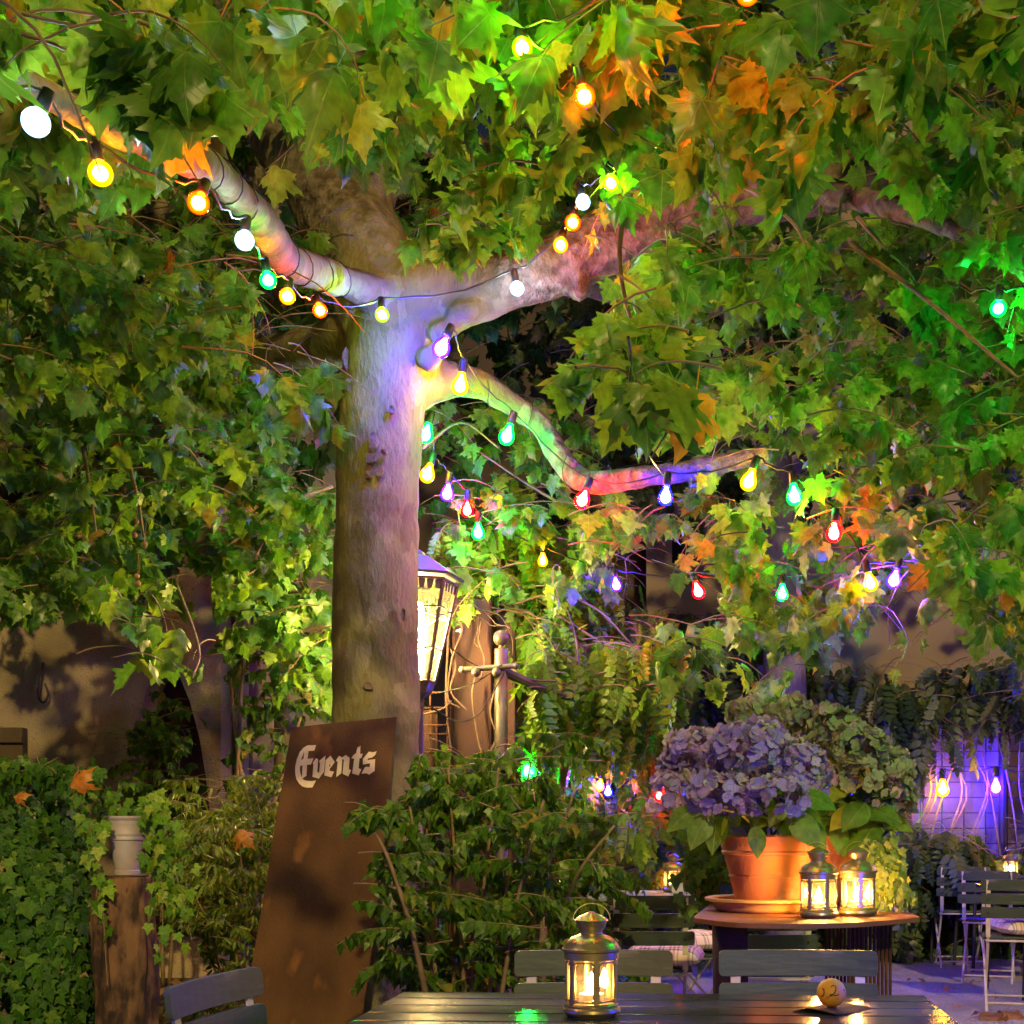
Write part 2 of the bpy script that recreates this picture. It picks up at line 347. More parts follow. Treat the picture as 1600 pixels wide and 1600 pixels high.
class Leaves:
    def __init__(s): s.pos = []; s.tip = []; s.nor = []; s.size = []; s.rnd = []
    def add(s, p, tip, nor, size, rnd=None, force=False):
        tip = Vector(tip).normalized()
        if not force and blocked(p, tip, size): return
        s.pos.append(tuple(p)); s.tip.append(tuple(tip)); s.nor.append(tuple(nor)); s.size.append(size); s.rnd.append(random.random() if rnd is None else rnd)
    def build(s, name, m, templates, parent=None):
        n = len(s.pos); pos = np.array(s.pos, dtype=np.float64); tip = np.array(s.tip); nor = np.array(s.nor); sz = np.array(s.size); rnd = np.array(s.rnd)
        tip /= np.linalg.norm(tip, axis=1, keepdims=True)+1e-9
        nor = nor-tip*np.sum(nor*tip, axis=1, keepdims=True); nor /= np.linalg.norm(nor, axis=1, keepdims=True)+1e-9
        xx = np.cross(tip, nor); Rm = np.stack([xx, tip, nor], axis=2)
        kind = RNG.integers(0, len(templates), n)
        VV = []; TT = []; UU = []; RR = []; off = 0
        for k, (V, T, U) in enumerate(templates):
            ix = np.where(kind == k)[0]
            if not len(ix): continue
            W = np.einsum('nij,vj->nvi', Rm[ix], V)*sz[ix][:, None, None]+pos[ix][:, None, :]
            nv = len(V)
            VV.append(W.reshape(-1, 3)); TT.append((T[None]+(np.arange(len(ix))*nv)[:, None, None]+off).reshape(-1, 3)); UU.append(np.tile(U, (len(ix), 1))); RR.append(np.repeat(rnd[ix], nv)); off += nv*len(ix)
        V = np.vstack(VV); T = np.vstack(TT); U = np.vstack(UU); Q = np.concatenate(RR)
        if parent is not None:
            I = np.array(XF[parent.name].inverted()); V = V @ I[:3, :3].T+I[:3, 3]
        me = bpy.data.meshes.new(name)
        me.vertices.add(len(V)); me.vertices.foreach_set('co', V.astype(np.float32).ravel())
        me.loops.add(T.size); me.loops.foreach_set('vertex_index', T.astype(np.int32).ravel())
        me.polygons.add(len(T)); me.polygons.foreach_set('loop_start', np.arange(0, T.size, 3, dtype=np.int32))
        me.update(calc_edges=True)
        uvl = me.uv_layers.new(name='UVMap'); uvl.data.foreach_set('uv', U[T.ravel()].astype(np.float32).ravel())
        a = me.attributes.new('rnd', 'FLOAT', 'POINT'); a.data.foreach_set('value', Q.astype(np.float32))
        me.shade_smooth(); me.validate()
        return link(name, me, m, parent)

def rvec(): return Vector(np.random.default_rng(random.getrandbits(32)).normal(size=3))
def spray(lv, tw, p, d, length, n, size, face=Vector((0, -1, .35)), droop=.9, spread=.9, rnd=None, tr=.0045, jit=.6, off=.5):
    """a leafy twig: starts at p in direction d, bends down, carries n leaves that hang from their stalks"""
    p = Vector(p); d = Vector(d).normalized(); pts = [p]; q = p.copy(); m = 7; dd = d.copy()
    for i in range(m):
        dd = (dd+Vector((0, 0, -droop))*(1.0/m)+rvec()*.09).normalized(); q = q+dd*(length/m); pts.append(q)
    if tw is not None: tw.tube(pts, [tr*(1-.65*i/m) for i in range(m+1)], n=5, cap=False)
    for k in range(n):
        t = (.18+.82*(k+random.random()*.6)/n)*m; i = min(int(t), m-1); b = pts[i].lerp(pts[i+1], min(t-i, 1))
        ax = (pts[i+1]-pts[i]).normalized(); side = ax.cross(Vector((0, 0, 1)))
        if side.length < .1: side = Vector((1, 0, 0))
        side.normalize()
        tip = side*(1 if k % 2 else -1)*spread*random.uniform(.2, 1)+ax*.4+Vector((0, 0, -droop*random.uniform(.7, 1.9)))+rvec()*.25
        tip.normalize(); nor = Vector(face)+rvec()*jit
        s_ = size*random.uniform(.55, 1.2)*(.75 if k > n*.8 else 1)
        lv.add(b+tip*s_*off, tip, nor, s_, None if rnd is None else min(.999, max(0, random.gauss(*rnd))))
    return pts
# ------------------------------------------------------------------ materials
bark = None
def bark_material():
    m, n, l = _mat('plane_bark'); b = n['Principled BSDF']; b.inputs['Roughness'].default_value = .75; b.inputs['Specular IOR Level'].default_value = .3
    tc = n.new('ShaderNodeTexCoord')
    mp = n.new('ShaderNodeMapping'); mp.inputs['Scale'].default_value = (1, 1, .45); l.new(tc.outputs['Object'], mp.inputs[0])
    nz = n.new('ShaderNodeTexNoise'); nz.inputs['Scale'].default_value = 5; nz.inputs['Detail'].default_value = 6; l.new(mp.outputs[0], nz.inputs['Vector'])
    mixv = n.new('ShaderNodeMix'); mixv.data_type = 'RGBA'; mixv.blend_type = 'LINEAR_LIGHT'; mixv.inputs[0].default_value = .22; l.new(mp.outputs[0], mixv.inputs[6]); l.new(nz.outputs[1], mixv.inputs[7])
    vo = n.new('ShaderNodeTexVoronoi'); vo.inputs['Scale'].default_value = 7; l.new(mixv.outputs[2], vo.inputs['Vector'])
    sep = n.new('ShaderNodeSeparateColor'); l.new(vo.outputs['Color'], sep.inputs[0])
    rp = n.new('ShaderNodeValToRGB'); rp.color_ramp.interpolation = 'CONSTANT'; e = rp.color_ramp.elements
    for i in range(4): e.new(.5)
    for q, (p_, c) in zip(e, [(0, (.22, .19, .085)), (.4, (.155, .14, .05)), (.58, (.30, .265, .165)), (.74, (.11, .095, .04)), (.88, (.20, .14, .065)), (.95, (.08, .05, .03))]): q.position = p_; q.color = (*c, 1)
    l.new(sep.outputs[0], rp.inputs[0])
    big = n.new('ShaderNodeTexNoise'); big.inputs['Scale'].default_value = 2.2; big.inputs['Detail'].default_value = 7; big.inputs['Roughness'].default_value = .65; l.new(mp.outputs[0], big.inputs['Vector'])
    r2 = n.new('ShaderNodeValToRGB'); r2.color_ramp.elements[0].position = .3; r2.color_ramp.elements[0].color = (.11, .09, .035, 1); r2.color_ramp.elements[1].position = .7; r2.color_ramp.elements[1].color = (.29, .255, .155, 1)
    l.new(big.outputs[0], r2.inputs[0])
    mx = n.new('ShaderNodeMix'); mx.data_type = 'RGBA'; mx.inputs[0].default_value = .55; l.new(rp.outputs[0], mx.inputs[6]); l.new(r2.outputs[0], mx.inputs[7])
    sp = n.new('ShaderNodeTexNoise'); sp.inputs['Scale'].default_value = 45; sp.inputs['Detail'].default_value = 4; l.new(mp.outputs[0], sp.inputs['Vector'])
    r3 = n.new('ShaderNodeMapRange'); r3.inputs[1].default_value = .58; r3.inputs[2].default_value = .72; r3.inputs[3].default_value = 0; r3.inputs[4].default_value = .6; l.new(sp.outputs[0], r3.inputs[0])
    m3 = n.new('ShaderNodeMix'); m3.data_type = 'RGBA'; l.new(r3.outputs[0], m3.inputs[0]); l.new(mx.outputs[2], m3.inputs[6]); m3.inputs[7].default_value = (.12, .09, .06, 1)
    rb = n.new('ShaderNodeTexNoise'); rb.inputs['Scale'].default_value = 1.7; rb.inputs['Detail'].default_value = 8; rb.inputs['Roughness'].default_value = .6; l.new(tc.outputs['Object'], rb.inputs['Vector'])
    sx = n.new('ShaderNodeSeparateXYZ'); l.new(tc.outputs['Object'], sx.inputs[0])
    hz = n.new('ShaderNodeMapRange'); hz.inputs[1].default_value = 3.5; hz.inputs[2].default_value = 4.3; hz.inputs[3].default_value = -.35; hz.inputs[4].default_value = .12; l.new(sx.outputs[2], hz.inputs[0])
    ha = n.new('ShaderNodeMath'); ha.operation = 'ADD'; l.new(hz.outputs[0], ha.inputs[0]); l.new(rb.outputs[0], ha.inputs[1])
    hm = n.new('ShaderNodeMapRange'); hm.inputs[1].default_value = .44; hm.inputs[2].default_value = .66
    hx = n.new('ShaderNodeMapRange'); hx.inputs[1].default_value = .42; hx.inputs[2].default_value = .95; hx.inputs[3].default_value = 0; hx.inputs[4].default_value = .52; l.new(sx.outputs[0], hx.inputs[0])
    hb = n.new('ShaderNodeMath'); hb.operation = 'ADD'; l.new(ha.outputs[0], hb.inputs[0]); l.new(hx.outputs[0], hb.inputs[1]); l.new(hb.outputs[0], hm.inputs[0])
    gr = n.new('ShaderNodeTexNoise'); gr.inputs['Scale'].default_value = 15; gr.inputs['Detail'].default_value = 7; l.new(tc.outputs['Object'], gr.inputs['Vector'])
    rr = n.new('ShaderNodeValToRGB'); rr.color_ramp.elements[0].position = .38; rr.color_ramp.elements[0].color = (.085, .058, .038, 1); rr.color_ramp.elements[1].position = .66; rr.color_ramp.elements[1].color = (.24, .19, .14, 1); l.new(gr.outputs[0], rr.inputs[0])
    m4 = n.new('ShaderNodeMix'); m4.data_type = 'RGBA'; l.new(hm.outputs[0], m4.inputs[0]); l.new(m3.outputs[2], m4.inputs[6]); l.new(rr.outputs[0], m4.inputs[7])
    l.new(m4.outputs[2], b.inputs['Base Color'])
    # flake edges + grain
    ad = n.new('ShaderNodeMath'); ad.operation = 'MULTIPLY_ADD'; ad.inputs[1].default_value = .5; l.new(sp.outputs[0], ad.inputs[0]); l.new(sep.outputs[0], ad.inputs[2])
    ad2 = n.new('ShaderNodeMath'); ad2.operation = 'MULTIPLY_ADD'; ad2.inputs[1].default_value = 1.6; l.new(big.outputs[0], ad2.inputs[0]); l.new(ad.outputs[0], ad2.inputs[2])
    gm = n.new('ShaderNodeMath'); gm.operation = 'MULTIPLY'; l.new(gr.outputs[0], gm.inputs[0]); l.new(hm.outputs[0], gm.inputs[1])
    ad3 = n.new('ShaderNodeMath'); ad3.operation = 'MULTIPLY_ADD'; ad3.inputs[1].default_value = 3; l.new(gm.outputs[0], ad3.inputs[0]); l.new(ad2.outputs[0], ad3.inputs[2]); ad2 = ad3
    bp = n.new('ShaderNodeBump'); bp.inputs['Strength'].default_value = 1.0; bp.inputs['Distance'].default_value = .018; l.new(ad2.outputs[0], bp.inputs['Height']); l.new(bp.outputs[0], b.inputs['Normal'])
    return m
bark = bark_material()
rough_bark = mat('rough_bark', (.035, .018, .010), (.20, .10, .045), scale=16, detail=10, rough=.9, bump=1.0, bscale=45, stretch=(1, 1, .45), contrast=(.4, .6), c3=(.02, .012, .008), s3=22)
twig_m = mat('twig', (.16, .10, .05), (.26, .18, .09), scale=20, rough=.7)
dry_twig_m = mat('dry_twig', (.12, .075, .045), (.07, .042, .025), scale=20, rough=.8)
stem_m = mat('green_stem', (.14, .20, .05), (.20, .18, .06), scale=15, rough=.6)
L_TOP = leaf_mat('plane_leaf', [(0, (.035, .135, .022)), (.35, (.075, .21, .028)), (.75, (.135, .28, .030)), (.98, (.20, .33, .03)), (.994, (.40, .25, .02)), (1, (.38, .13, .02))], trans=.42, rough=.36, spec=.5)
L_DARK = leaf_mat('shade_toned_leaf', [(0, (.014, .04, .006)), (.5, (.028, .06, .008)), (.93, (.08, .11, .02)), (.98, (.18, .10, .025)), (1, (.16, .07, .02))], trans=.25)  # plane leaf darkened: shade of the back crowns put into its colour
L_WIST = leaf_mat('climber_leaf', [(0, (.05, .14, .008)), (.5, (.11, .23, .012)), (.96, (.20, .30, .02)), (1, (.34, .24, .03))], trans=.4, veins=False)
L_HEDGE = leaf_mat('hedge_leaf', [(0, (.030, .065, .015)), (.6, (.055, .10, .02)), (1, (.12, .14, .03))], trans=.25, veins=False)
L_IVY = leaf_mat('ivy_leaf', [(0, (.018, .075, .004)), (.6, (.036, .12, .006)), (.92, (.08, .19, .012)), (1, (.16, .27, .03))], trans=.2, rough=.55, spec=.25)
L_SHRUB = leaf_mat('shrub_leaf', [(0, (.03, .095, .006)), (.6, (.06, .15, .010)), (.92, (.13, .24, .02)), (1, (.25, .2, .03))], trans=.25, rough=.35)
L_FINE = leaf_mat('fine_leaf', [(0, (.08, .14, .02)), (.6, (.15, .22, .03)), (1, (.26, .28, .05))], trans=.25, veins=False)
L_IVY2 = leaf_mat('light_ivy_leaf', [(0, (.06, .18, .01)), (.6, (.14, .30, .015)), (.92, (.24, .38, .03)), (1, (.34, .42, .06))], trans=.25, rough=.5, spec=.3)
L_HYD = leaf_mat('hydrangea_leaf', [(0, (.05, .12, .012)), (.6, (.085, .18, .02)), (.93, (.13, .23, .03)), (1, (.35, .27, .03))], trans=.3, rough=.45)
L_DRY = leaf_mat('dry_leaf', [(0, (.16, .07, .03)), (.5, (.28, .13, .04)), (1, (.42, .20, .05))], trans=.2)
L_ORANGE = leaf_mat('orange_leaf', [(0, (.50, .17, .02)), (1, (.55, .22, .03))], trans=.3)

stucco = mat('roughcast', (.20, .145, .10), (.42, .315, .21), scale=1.7, detail=8, rough=.9, bump=.9, bscale=70, c3=(.20, .14, .09), s3=38)
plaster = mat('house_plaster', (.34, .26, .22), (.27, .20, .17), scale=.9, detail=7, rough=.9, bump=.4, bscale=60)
violet_plaster = mat('garden_plaster', (.24, .21, .20), (.10, .09, .085), scale=2.0, detail=8, rough=.9, bump=.5, bscale=40)
dark_wood = mat('dark_wood', (.05, .032, .02), (.10, .06, .035), scale=6, stretch=(1, 1, .2), rough=.7, bump=.4)
dark_in = mat('dark_interior', (.012, .010, .009), rough=.9)
rust = mat('rusted_steel', (.120, .052, .014), (.055, .024, .008), scale=3.4, detail=10, stretch=(1, 1, .38), rough=.68, rough2=.85, bump=.35, bscale=120, c3=(.17, .07, .02), s3=7, spec=.3)
rust_red = mat('rusted_post', (.045, .011, .006), (.024, .007, .004), scale=3, detail=8, rough=.75, bump=.3, bscale=90)
gravel = None
def ground_material(name, a, b2, c, s1, s2, bump):
    m, n, l = _mat(name); b = n['Principled BSDF']; b.inputs['Roughness'].default_value = .95
    tc = n.new('ShaderNodeTexCoord')
    vo = n.new('ShaderNodeTexVoronoi'); vo.inputs['Scale'].default_value = s1; l.new(tc.outputs['Object'], vo.inputs['Vector'])
    sep = n.new('ShaderNodeSeparateColor'); l.new(vo.outputs['Color'], sep.inputs[0])
    rp = n.new('ShaderNodeValToRGB'); rp.color_ramp.elements[0].color = (*a, 1); rp.color_ramp.elements[1].color = (*b2, 1); l.new(sep.outputs[0], rp.inputs[0])
    nz = n.new('ShaderNodeTexNoise'); nz.inputs['Scale'].default_value = s2; nz.inputs['Detail'].default_value = 9; nz.inputs['Roughness'].default_value = .7; l.new(tc.outputs['Object'], nz.inputs['Vector'])
    mr = n.new('ShaderNodeMapRange'); mr.inputs[1].default_value = .45; mr.inputs[2].default_value = .62; mr.inputs[4].default_value = .75; l.new(nz.outputs[0], mr.inputs[0])
    mx = n.new('ShaderNodeMix'); mx.data_type = 'RGBA'; l.new(mr.outputs[0], mx.inputs[0]); l.new(rp.outputs[0], mx.inputs[6]); mx.inputs[7].default_value = (*c, 1); l.new(mx.outputs[2], b.inputs['Base Color'])
    ad = n.new('ShaderNodeMath'); ad.operation = 'MULTIPLY_ADD'; ad.inputs[1].default_value = 2.5; l.new(nz.outputs[0], ad.inputs[0]); l.new(vo.outputs['Distance'], ad.inputs[2])
    bp = n.new('ShaderNodeBump'); bp.inputs['Strength'].default_value = bump; bp.inputs['Distance'].default_value = .02; l.new(ad.outputs[0], bp.inputs['Height']); l.new(bp.outputs[0], b.inputs['Normal'])
    return m
gravel = ground_material('pale_gravel', (.66, .61, .54), (.38, .34, .30), (.36, .31, .27), 90, 1.6, 1.0)
soil = ground_material('garden_soil', (.06, .042, .028), (.11, .075, .045), (.035, .025, .018), 35, 2.5, 1.0)

# ------------------------------------------------------------------ ground
def struct(name, mb, m, kind='structure', **k):
    o = mb.build(name, m, **k); o['kind'] = kind; return o
g = MB(); N = 40
g.add([(-60, -60, 0), (60, -60, 0), (60, 60, 0), (-60, 60, 0)], [(0, 1, 2, 3)])
struct('gravel_ground', g, gravel)
bed = MB()                                            # planting bed round the tree and along the house, a low mound of soil
bo = [(-9, 4.1), (-2.4, 4.1), (-1.5, 4.6), (-.3, 4.55), (.15, 5.0), (.25, 6.2), (.2, 8.0), (.1, 9.0), (-9, 9.6)]
bed.prism(bo, .055); bo_ob = struct('planting_bed', bed, soil, bevel=.03)
bed2 = MB(); bed2.prism([(1.2, 11.25), (8, 11.25), (8, 14), (.2, 14), (.2, 12.2)], .08); struct('back_bed', bed2, soil, bevel=.03)

# ------------------------------------------------------------------ buildings
D0 = 9.5
th = thing('house', 'beige roughcast house wall with a pointed arch and a dark wooden shutter', 'house', (P(150, 1290, D0).x, D0, 0))
def facade(mb, D, x0, x1, z0, z1, holes, depth=.3):
    """a wall from x0 to x1 with an opening (a polygon from floor up) cut out of it"""
    cv = bpy.data.curves.new('tmp', 'CURVE'); cv.dimensions = '2D'; cv.fill_mode = 'BOTH'; cv.extrude = depth/2
    for poly in [[(x0, z0), (x1, z0), (x1, z1), (x0, z1)]]+holes:
        s = cv.splines.new('POLY'); s.points.add(len(poly)-1); s.use_cyclic_u = True
        for p, (a, b) in zip(s.points, poly): p.co = (a, b, 0, 1)
    o = bpy.data.objects.new('tmp', cv); COL.objects.link(o)
    dg = bpy.context.evaluated_depsgraph_get(); dg.update(); me = bpy.data.meshes.new_from_object(o.evaluated_get(dg))
    for v in me.vertices: a, b, c = v.co; mb.v.append((a, D+depth/2-c, b))
    k = len(mb.v)-len(me.vertices)
    for p in me.polygons: mb.f.append([i+k for i in p.vertices])
    bpy.data.objects.remove(o); bpy.data.curves.remove(cv)
    return mb
def px(x, D): return (x-CX)/F*D
def pz(y, D): return EYE+(HY-y)/F*D
arch_px = [(204, 1540), (204, 1270), (206, 1200), (214, 1130), (228, 1080), (248, 1035), (262, 1018), (276, 1045), (296, 1095), (311, 1150), (321, 1210), (327, 1262), (330, 1540)]
arch = [(px(x, D0), max(pz(y, D0), .3)) for x, y in arch_px]
facade(MB(), D0, px(-700, D0), px(345, D0), 0, 6.5, [arch]).build('front_wall', stucco, th, world=True)
w2 = MB(); w2.box(((px(345, D0)+px(540, D0))/2, D0+.75, 3.2), (px(540, D0)-px(345, D0), .3, 6.4)); w2.build('side_wall', plaster, th, world=True)
w3 = MB(); w3.box((px(358, D0), D0+.3, 1.6), (.07, .12, 3.2)); w3.build('drain_pipe', mat('pipe_paint', (.32, .31, .22), rough=.6), th, world=True)
w4 = MB(); w4.box((px(265, D0), D0+.75, 1.6), (.9, .06, 3.4)); w4.build('dark_arch_panel', dark_wood, th, world=True)  # dark panel standing in for the dark inside of the arch
sh = MB(); x0, x1 = px(-40, D0), px(44, D0); zz0, zz1 = pz(1216, D0), pz(1138, D0)
sh.box(((x0+x1)/2, D0-.05, (zz0+zz1)/2), (x1-x0, .08, zz1-zz0)); sh.box(((x0+x1)/2, D0-.1, zz1-.09), (x1-x0+.02, .05, .05)); sh.box(((x0+x1)/2, D0-.1, zz0+.05), (x1-x0+.02, .05, .05))
sh.build('shutter', dark_wood, th, world=True, bevel=.006)
wd = MB(); x0, x1 = px(-20, D0), px(60, D0); wd.box(((x0+x1)/2, D0-.02, (pz(860, D0)+pz(640, D0))/2), (x1-x0, .06, pz(640, D0)-pz(860, D0))); wd.build('window', dark_in, th, world=True)
wf = MB(); x0, x1 = px(276, D0), px(288, D0); wf.box(((x0+x1)/2, D0-.06, (pz(820, D0)+pz(740, D0))/2), (.055, .06, .6)); wf.build('lamp_bracket', mat('white_paint', (.6, .57, .5), rough=.6), th, world=True)
hk = MB(); hk.tube(catmull([P(68, 1035, D0-.03), P(62, 1065, D0-.05), P(60, 1088, D0-.05), P(68, 1098, D0-.06), P(75, 1085, D0-.05), P(70, 1068, D0-.05)], 5), .008, 6); hk.build('wire_loop', mat('black_wire', (.02, .02, .02), rough=.5), th, world=True)

D1 = 13.2
tb = thing('house', 'pinkish plastered house standing behind the dark climber hedge', 'house', (P(1300, 1290, D1).x, D1, 0))
b1 = MB(); facade(b1, D1, px(1010, D1), px(2200, D1), 0, 8.5, [[(px(1010+40, D1), pz(880, D1)), (px(1010+40, D1), pz(700, D1)), (px(1130, D1), pz(700, D1)), (px(1130, D1), pz(880, D1))]]); b1.build('front_wall', plaster, tb, world=True)
b2 = MB(); b2.box(((px(1050, D1)+px(1130, D1))/2, D1+.22, (pz(880, D1)+pz(700, D1))/2), (px(1130, D1)-px(1050, D1)+.1, .05, pz(700, D1)-pz(880, D1)+.1)); b2.build('window', dark_in, tb, world=True)
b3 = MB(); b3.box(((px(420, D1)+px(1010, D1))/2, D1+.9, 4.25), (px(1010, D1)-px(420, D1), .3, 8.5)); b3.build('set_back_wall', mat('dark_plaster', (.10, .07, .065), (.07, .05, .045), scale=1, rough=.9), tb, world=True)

D2 = 11.55
tw = thing('garden_wall', 'mottled pale garden wall lit violet by a coloured bulb', 'wall', (px(1500, D2), D2, 0))
q = MB(); facade(q, D2, px(1395, D2), px(2100, D2), 0, pz(1090, D2), []); q.build('plaster_face', violet_plaster, tw, world=True)
q = MB(); q.box((px(1747, D2), D2+.1, pz(1090, D2)+.03), (px(2100, D2)-px(1395, D2)+.06, .42, .06)); q.build('coping', mat('coping_stone', (.22, .19, .16), rough=.9), tw, world=True)
# green door-like niche left of the wall
tn = thing('garden_door', 'small pale garden door glowing green beside the hydrangeas', 'door', (px(1390, 11.4), 11.4, 0))
q = MB(); x0, x1 = px(1383, 11.4), px(1413, 11.4); q.box(((x0+x1)/2, 11.42, pz(1330, 11.4)), (x1-x0, .06, .9)); q.build('door_panel', mat('pale_door', (.55, .55, .50), rough=.6), tn, world=True)
q = MB(); q.box((x0-.03, 11.40, pz(1330, 11.4)), (.05, .1, 1.0)); q.box((x1+.03, 11.40, pz(1330, 11.4)), (.05, .1, 1.0)); q.build('door_frame', dark_wood, tn, world=True)

# ------------------------------------------------------------------ the plane tree
def remesh(mb, name, m, parent, voxel=.02, smooth=6):
    me = bpy.data.meshes.new('tmp'); me.from_pydata(mb.v, [], mb.f); me.update()
    bm = bmesh.new(); bm.from_mesh(me); bmesh.ops.recalc_face_normals(bm, faces=bm.faces); bm.to_mesh(me); bm.free()
    o = bpy.data.objects.new('tmp', me); COL.objects.link(o)
    r = o.modifiers.new('r', 'REMESH'); r.mode = 'VOXEL'; r.voxel_size = voxel
    s = o.modifiers.new('s', 'SMOOTH'); s.factor = .5; s.iterations = smooth
    tx = bpy.data.textures.new('lumps', 'CLOUDS'); tx.noise_scale = .22; tx.noise_depth = 3
    d = o.modifiers.new('d', 'DISPLACE'); d.texture = tx; d.strength = .045; d.mid_level = .5; d.texture_coords = 'LOCAL'
    dg = bpy.context.evaluated_depsgraph_get(); dg.update()
    out = bpy.data.meshes.new_from_object(o.evaluated_get(dg)); out.name = name
    bpy.data.objects.remove(o)
    I = XF[parent.name].inverted(); out.transform(I); out.shade_smooth()
    return link(name, out, m, parent)
def limb(mb, pts, radii, sub=6, n=14):
    c = catmull([P(*p) for p in pts], sub); mb.tube(c, lerp_list(radii, len(c)), n)
    return c
TX, TD = (587-CX)/F*6.6, 6.6
tree = thing('plane_tree', 'big plane tree with mottled trunk, spreading limbs and drooping leafy crown', 'tree', (TX, TD, 0))
tk = MB()
limb(tk, [(592, 1640, 6.6), (590, 1590, 6.6), (589, 1530, 6.6), (588, 1400, 6.6), (587, 1200, 6.6), (586, 1000, 6.6), (589, 800, 6.6), (594, 680, 6.6), (602, 600, 6.6), (617, 530, 6.62), (622, 470, 6.65), (615, 420, 6.7)],
     [.36, .33, .275, .25, .23, .222, .214, .212, .225, .255, .25, .20], n=24)
for a in (0.3, 1.5, 2.6, 3.7, 5.2):                   # root flare
    b = Vector((TX, TD, 0)); e = Vector((math.cos(a), math.sin(a), 0))
    tk.tube([b+e*.05+Vector((0, 0, .7)), b+e*.18+Vector((0, 0, .35)), b+e*.33+Vector((0, 0, .12)), b+e*.5+Vector((0, 0, -.05))], [.1, .13, .11, .06], 10)
limb(tk, [(610, 500, 6.6), (560, 385, 6.75), (505, 290, 6.95), (445, 215, 7.2), (380, 120, 7.5), (300, -20, 7.9)], [.26, .25, .225, .19, .15, .10])
limb(tk, [(565, 360, 6.75), (590, 250, 6.9), (560, 160, 7.1), (560, 60, 7.3), (600, -80, 7.6)], [.15, .12, .10, .08, .06])
limb(tk, [(625, 480, 6.6), (720, 462, 6.55), (800, 436, 6.5), (880, 410, 6.45), (980, 362, 6.35), (1100, 318, 6.25), (1300, 285, 6.1), (1500, 225, 5.9), (1750, 180, 5.8)], [.24, .165, .145, .15, .165, .15, .13, .10, .07])
LA = limb(tk, [(600, 470, 6.5), (560, 450, 6.25), (510, 430, 5.9), (447, 407, 5.4), (418, 362, 4.75), (372, 308, 4.15), (330, 266, 3.8), (250, 233, 3.4), (120, 172, 3.05), (0, 112, 2.85), (-150, 60, 2.7)], [.11, .085, .076, .074, .069, .058, .05, .044, .04, .036, .03])
limb(tk, [(352, 290, 3.98), (340, 235, 3.93), (346, 190, 3.9), (352, 90, 3.8), (330, -60, 3.6)], [.04, .036, .03, .025, .02], n=10)
LD = limb(tk, [(640, 610, 6.62), (700, 598, 6.85), (755, 602, 6.95), (800, 634, 7.0), (846, 668, 7.0), (880, 722, 6.9), (915, 752, 6.8), (965, 750, 6.7), (1040, 742, 6.5), (1130, 725, 6.4), (1205, 708, 6.3)], [.12, .09, .074, .070, .066, .066, .062, .060, .058, .050, .044])
limb(tk, [(590, 520, 6.62), (500, 540, 7.1), (430, 552, 7.4), (350, 590, 7.6), (200, 640, 7.8), (0, 700, 8)], [.17, .115, .10, .08, .06, .03])
limb(tk, [(860, 425, 6.5), (1010, 455, 7.4), (1130, 466, 7.8), (1300, 455, 8.2), (1550, 500, 8.4)], [.10, .09, .08, .06, .03])
limb(tk, [(1200, 300, 6.15), (1330, 180, 5.0), (1480, 40, 3.8), (1620, -60, 2.8)], [.08, .06, .045, .03])
limb(tk, [(1250, 290, 6.12), (1420, 330, 5.4), (1560, 400, 4.8), (1680, 470, 4.3)], [.07, .05, .035, .02])
# knots and burrs
for (x, y, d, r) in [(715, 490, 6.42, .075), (735, 488, 6.4, .06), (690, 520, 6.42, .07), (672, 560, 6.42, .06), (588, 700, 6.4, .03), (553, 1045, 6.4, .03), (575, 1075, 6.39, .025), (905, 450, 6.4, .06), (848, 672, 6.98, .07), (905, 748, 6.82, .068), (780, 620, 6.97, .072), (1040, 744, 6.5, .058), (700, 590, 6.8, .09), (1000, 752, 6.62, .05)]:
    tk.sphere(P(x, y, d), r, 10)
remesh(tk, 'trunk', bark, tree, .019, 5)
fl = MB()                                             # loose flakes of old bark
for (x, y, w, h) in [(583, 690, 20, 34), (580, 715, 26, 22), (592, 735, 16, 26), (575, 742, 14, 14), (600, 705, 14, 12), (541, 560, 16, 40), (545, 600, 14, 26), (553, 1045, 18, 24), (575, 1072, 20, 14), (612, 640, 12, 14), (560, 1180, 14, 18), (630, 960, 10, 22), (560, 820, 12, 16)]:
    dx = (x-590)/68.0; d = 6.6-.228*math.sqrt(max(.05, 1-dx*dx))-.012
    pts = [P(x+w*.5*math.cos(a)*random.uniform(.6, 1), y+h*.5*math.sin(a)*random.uniform(.7, 1), d+random.uniform(-.012, .006)) for a in np.linspace(0, 2*math.pi, 9)[:-1]]
    c = len(fl.v); fl.v += [tuple(p) for p in pts]+[tuple(p+Vector((0, .022, 0))) for p in pts]; n_ = len(pts)
    fl.f += [[c+i for i in range(n_)], [c+n_+i for i in range(n_)][::-1]]+[[c+i, c+(i+1) % n_, c+n_+(i+1) % n_, c+n_+i] for i in range(n_)]
fl.build('bark_flakes', mat('bark_flake', (.20, .13, .09), (.12, .08, .06), scale=20, rough=.85, bump=.6, bscale=60), tree, world=True)

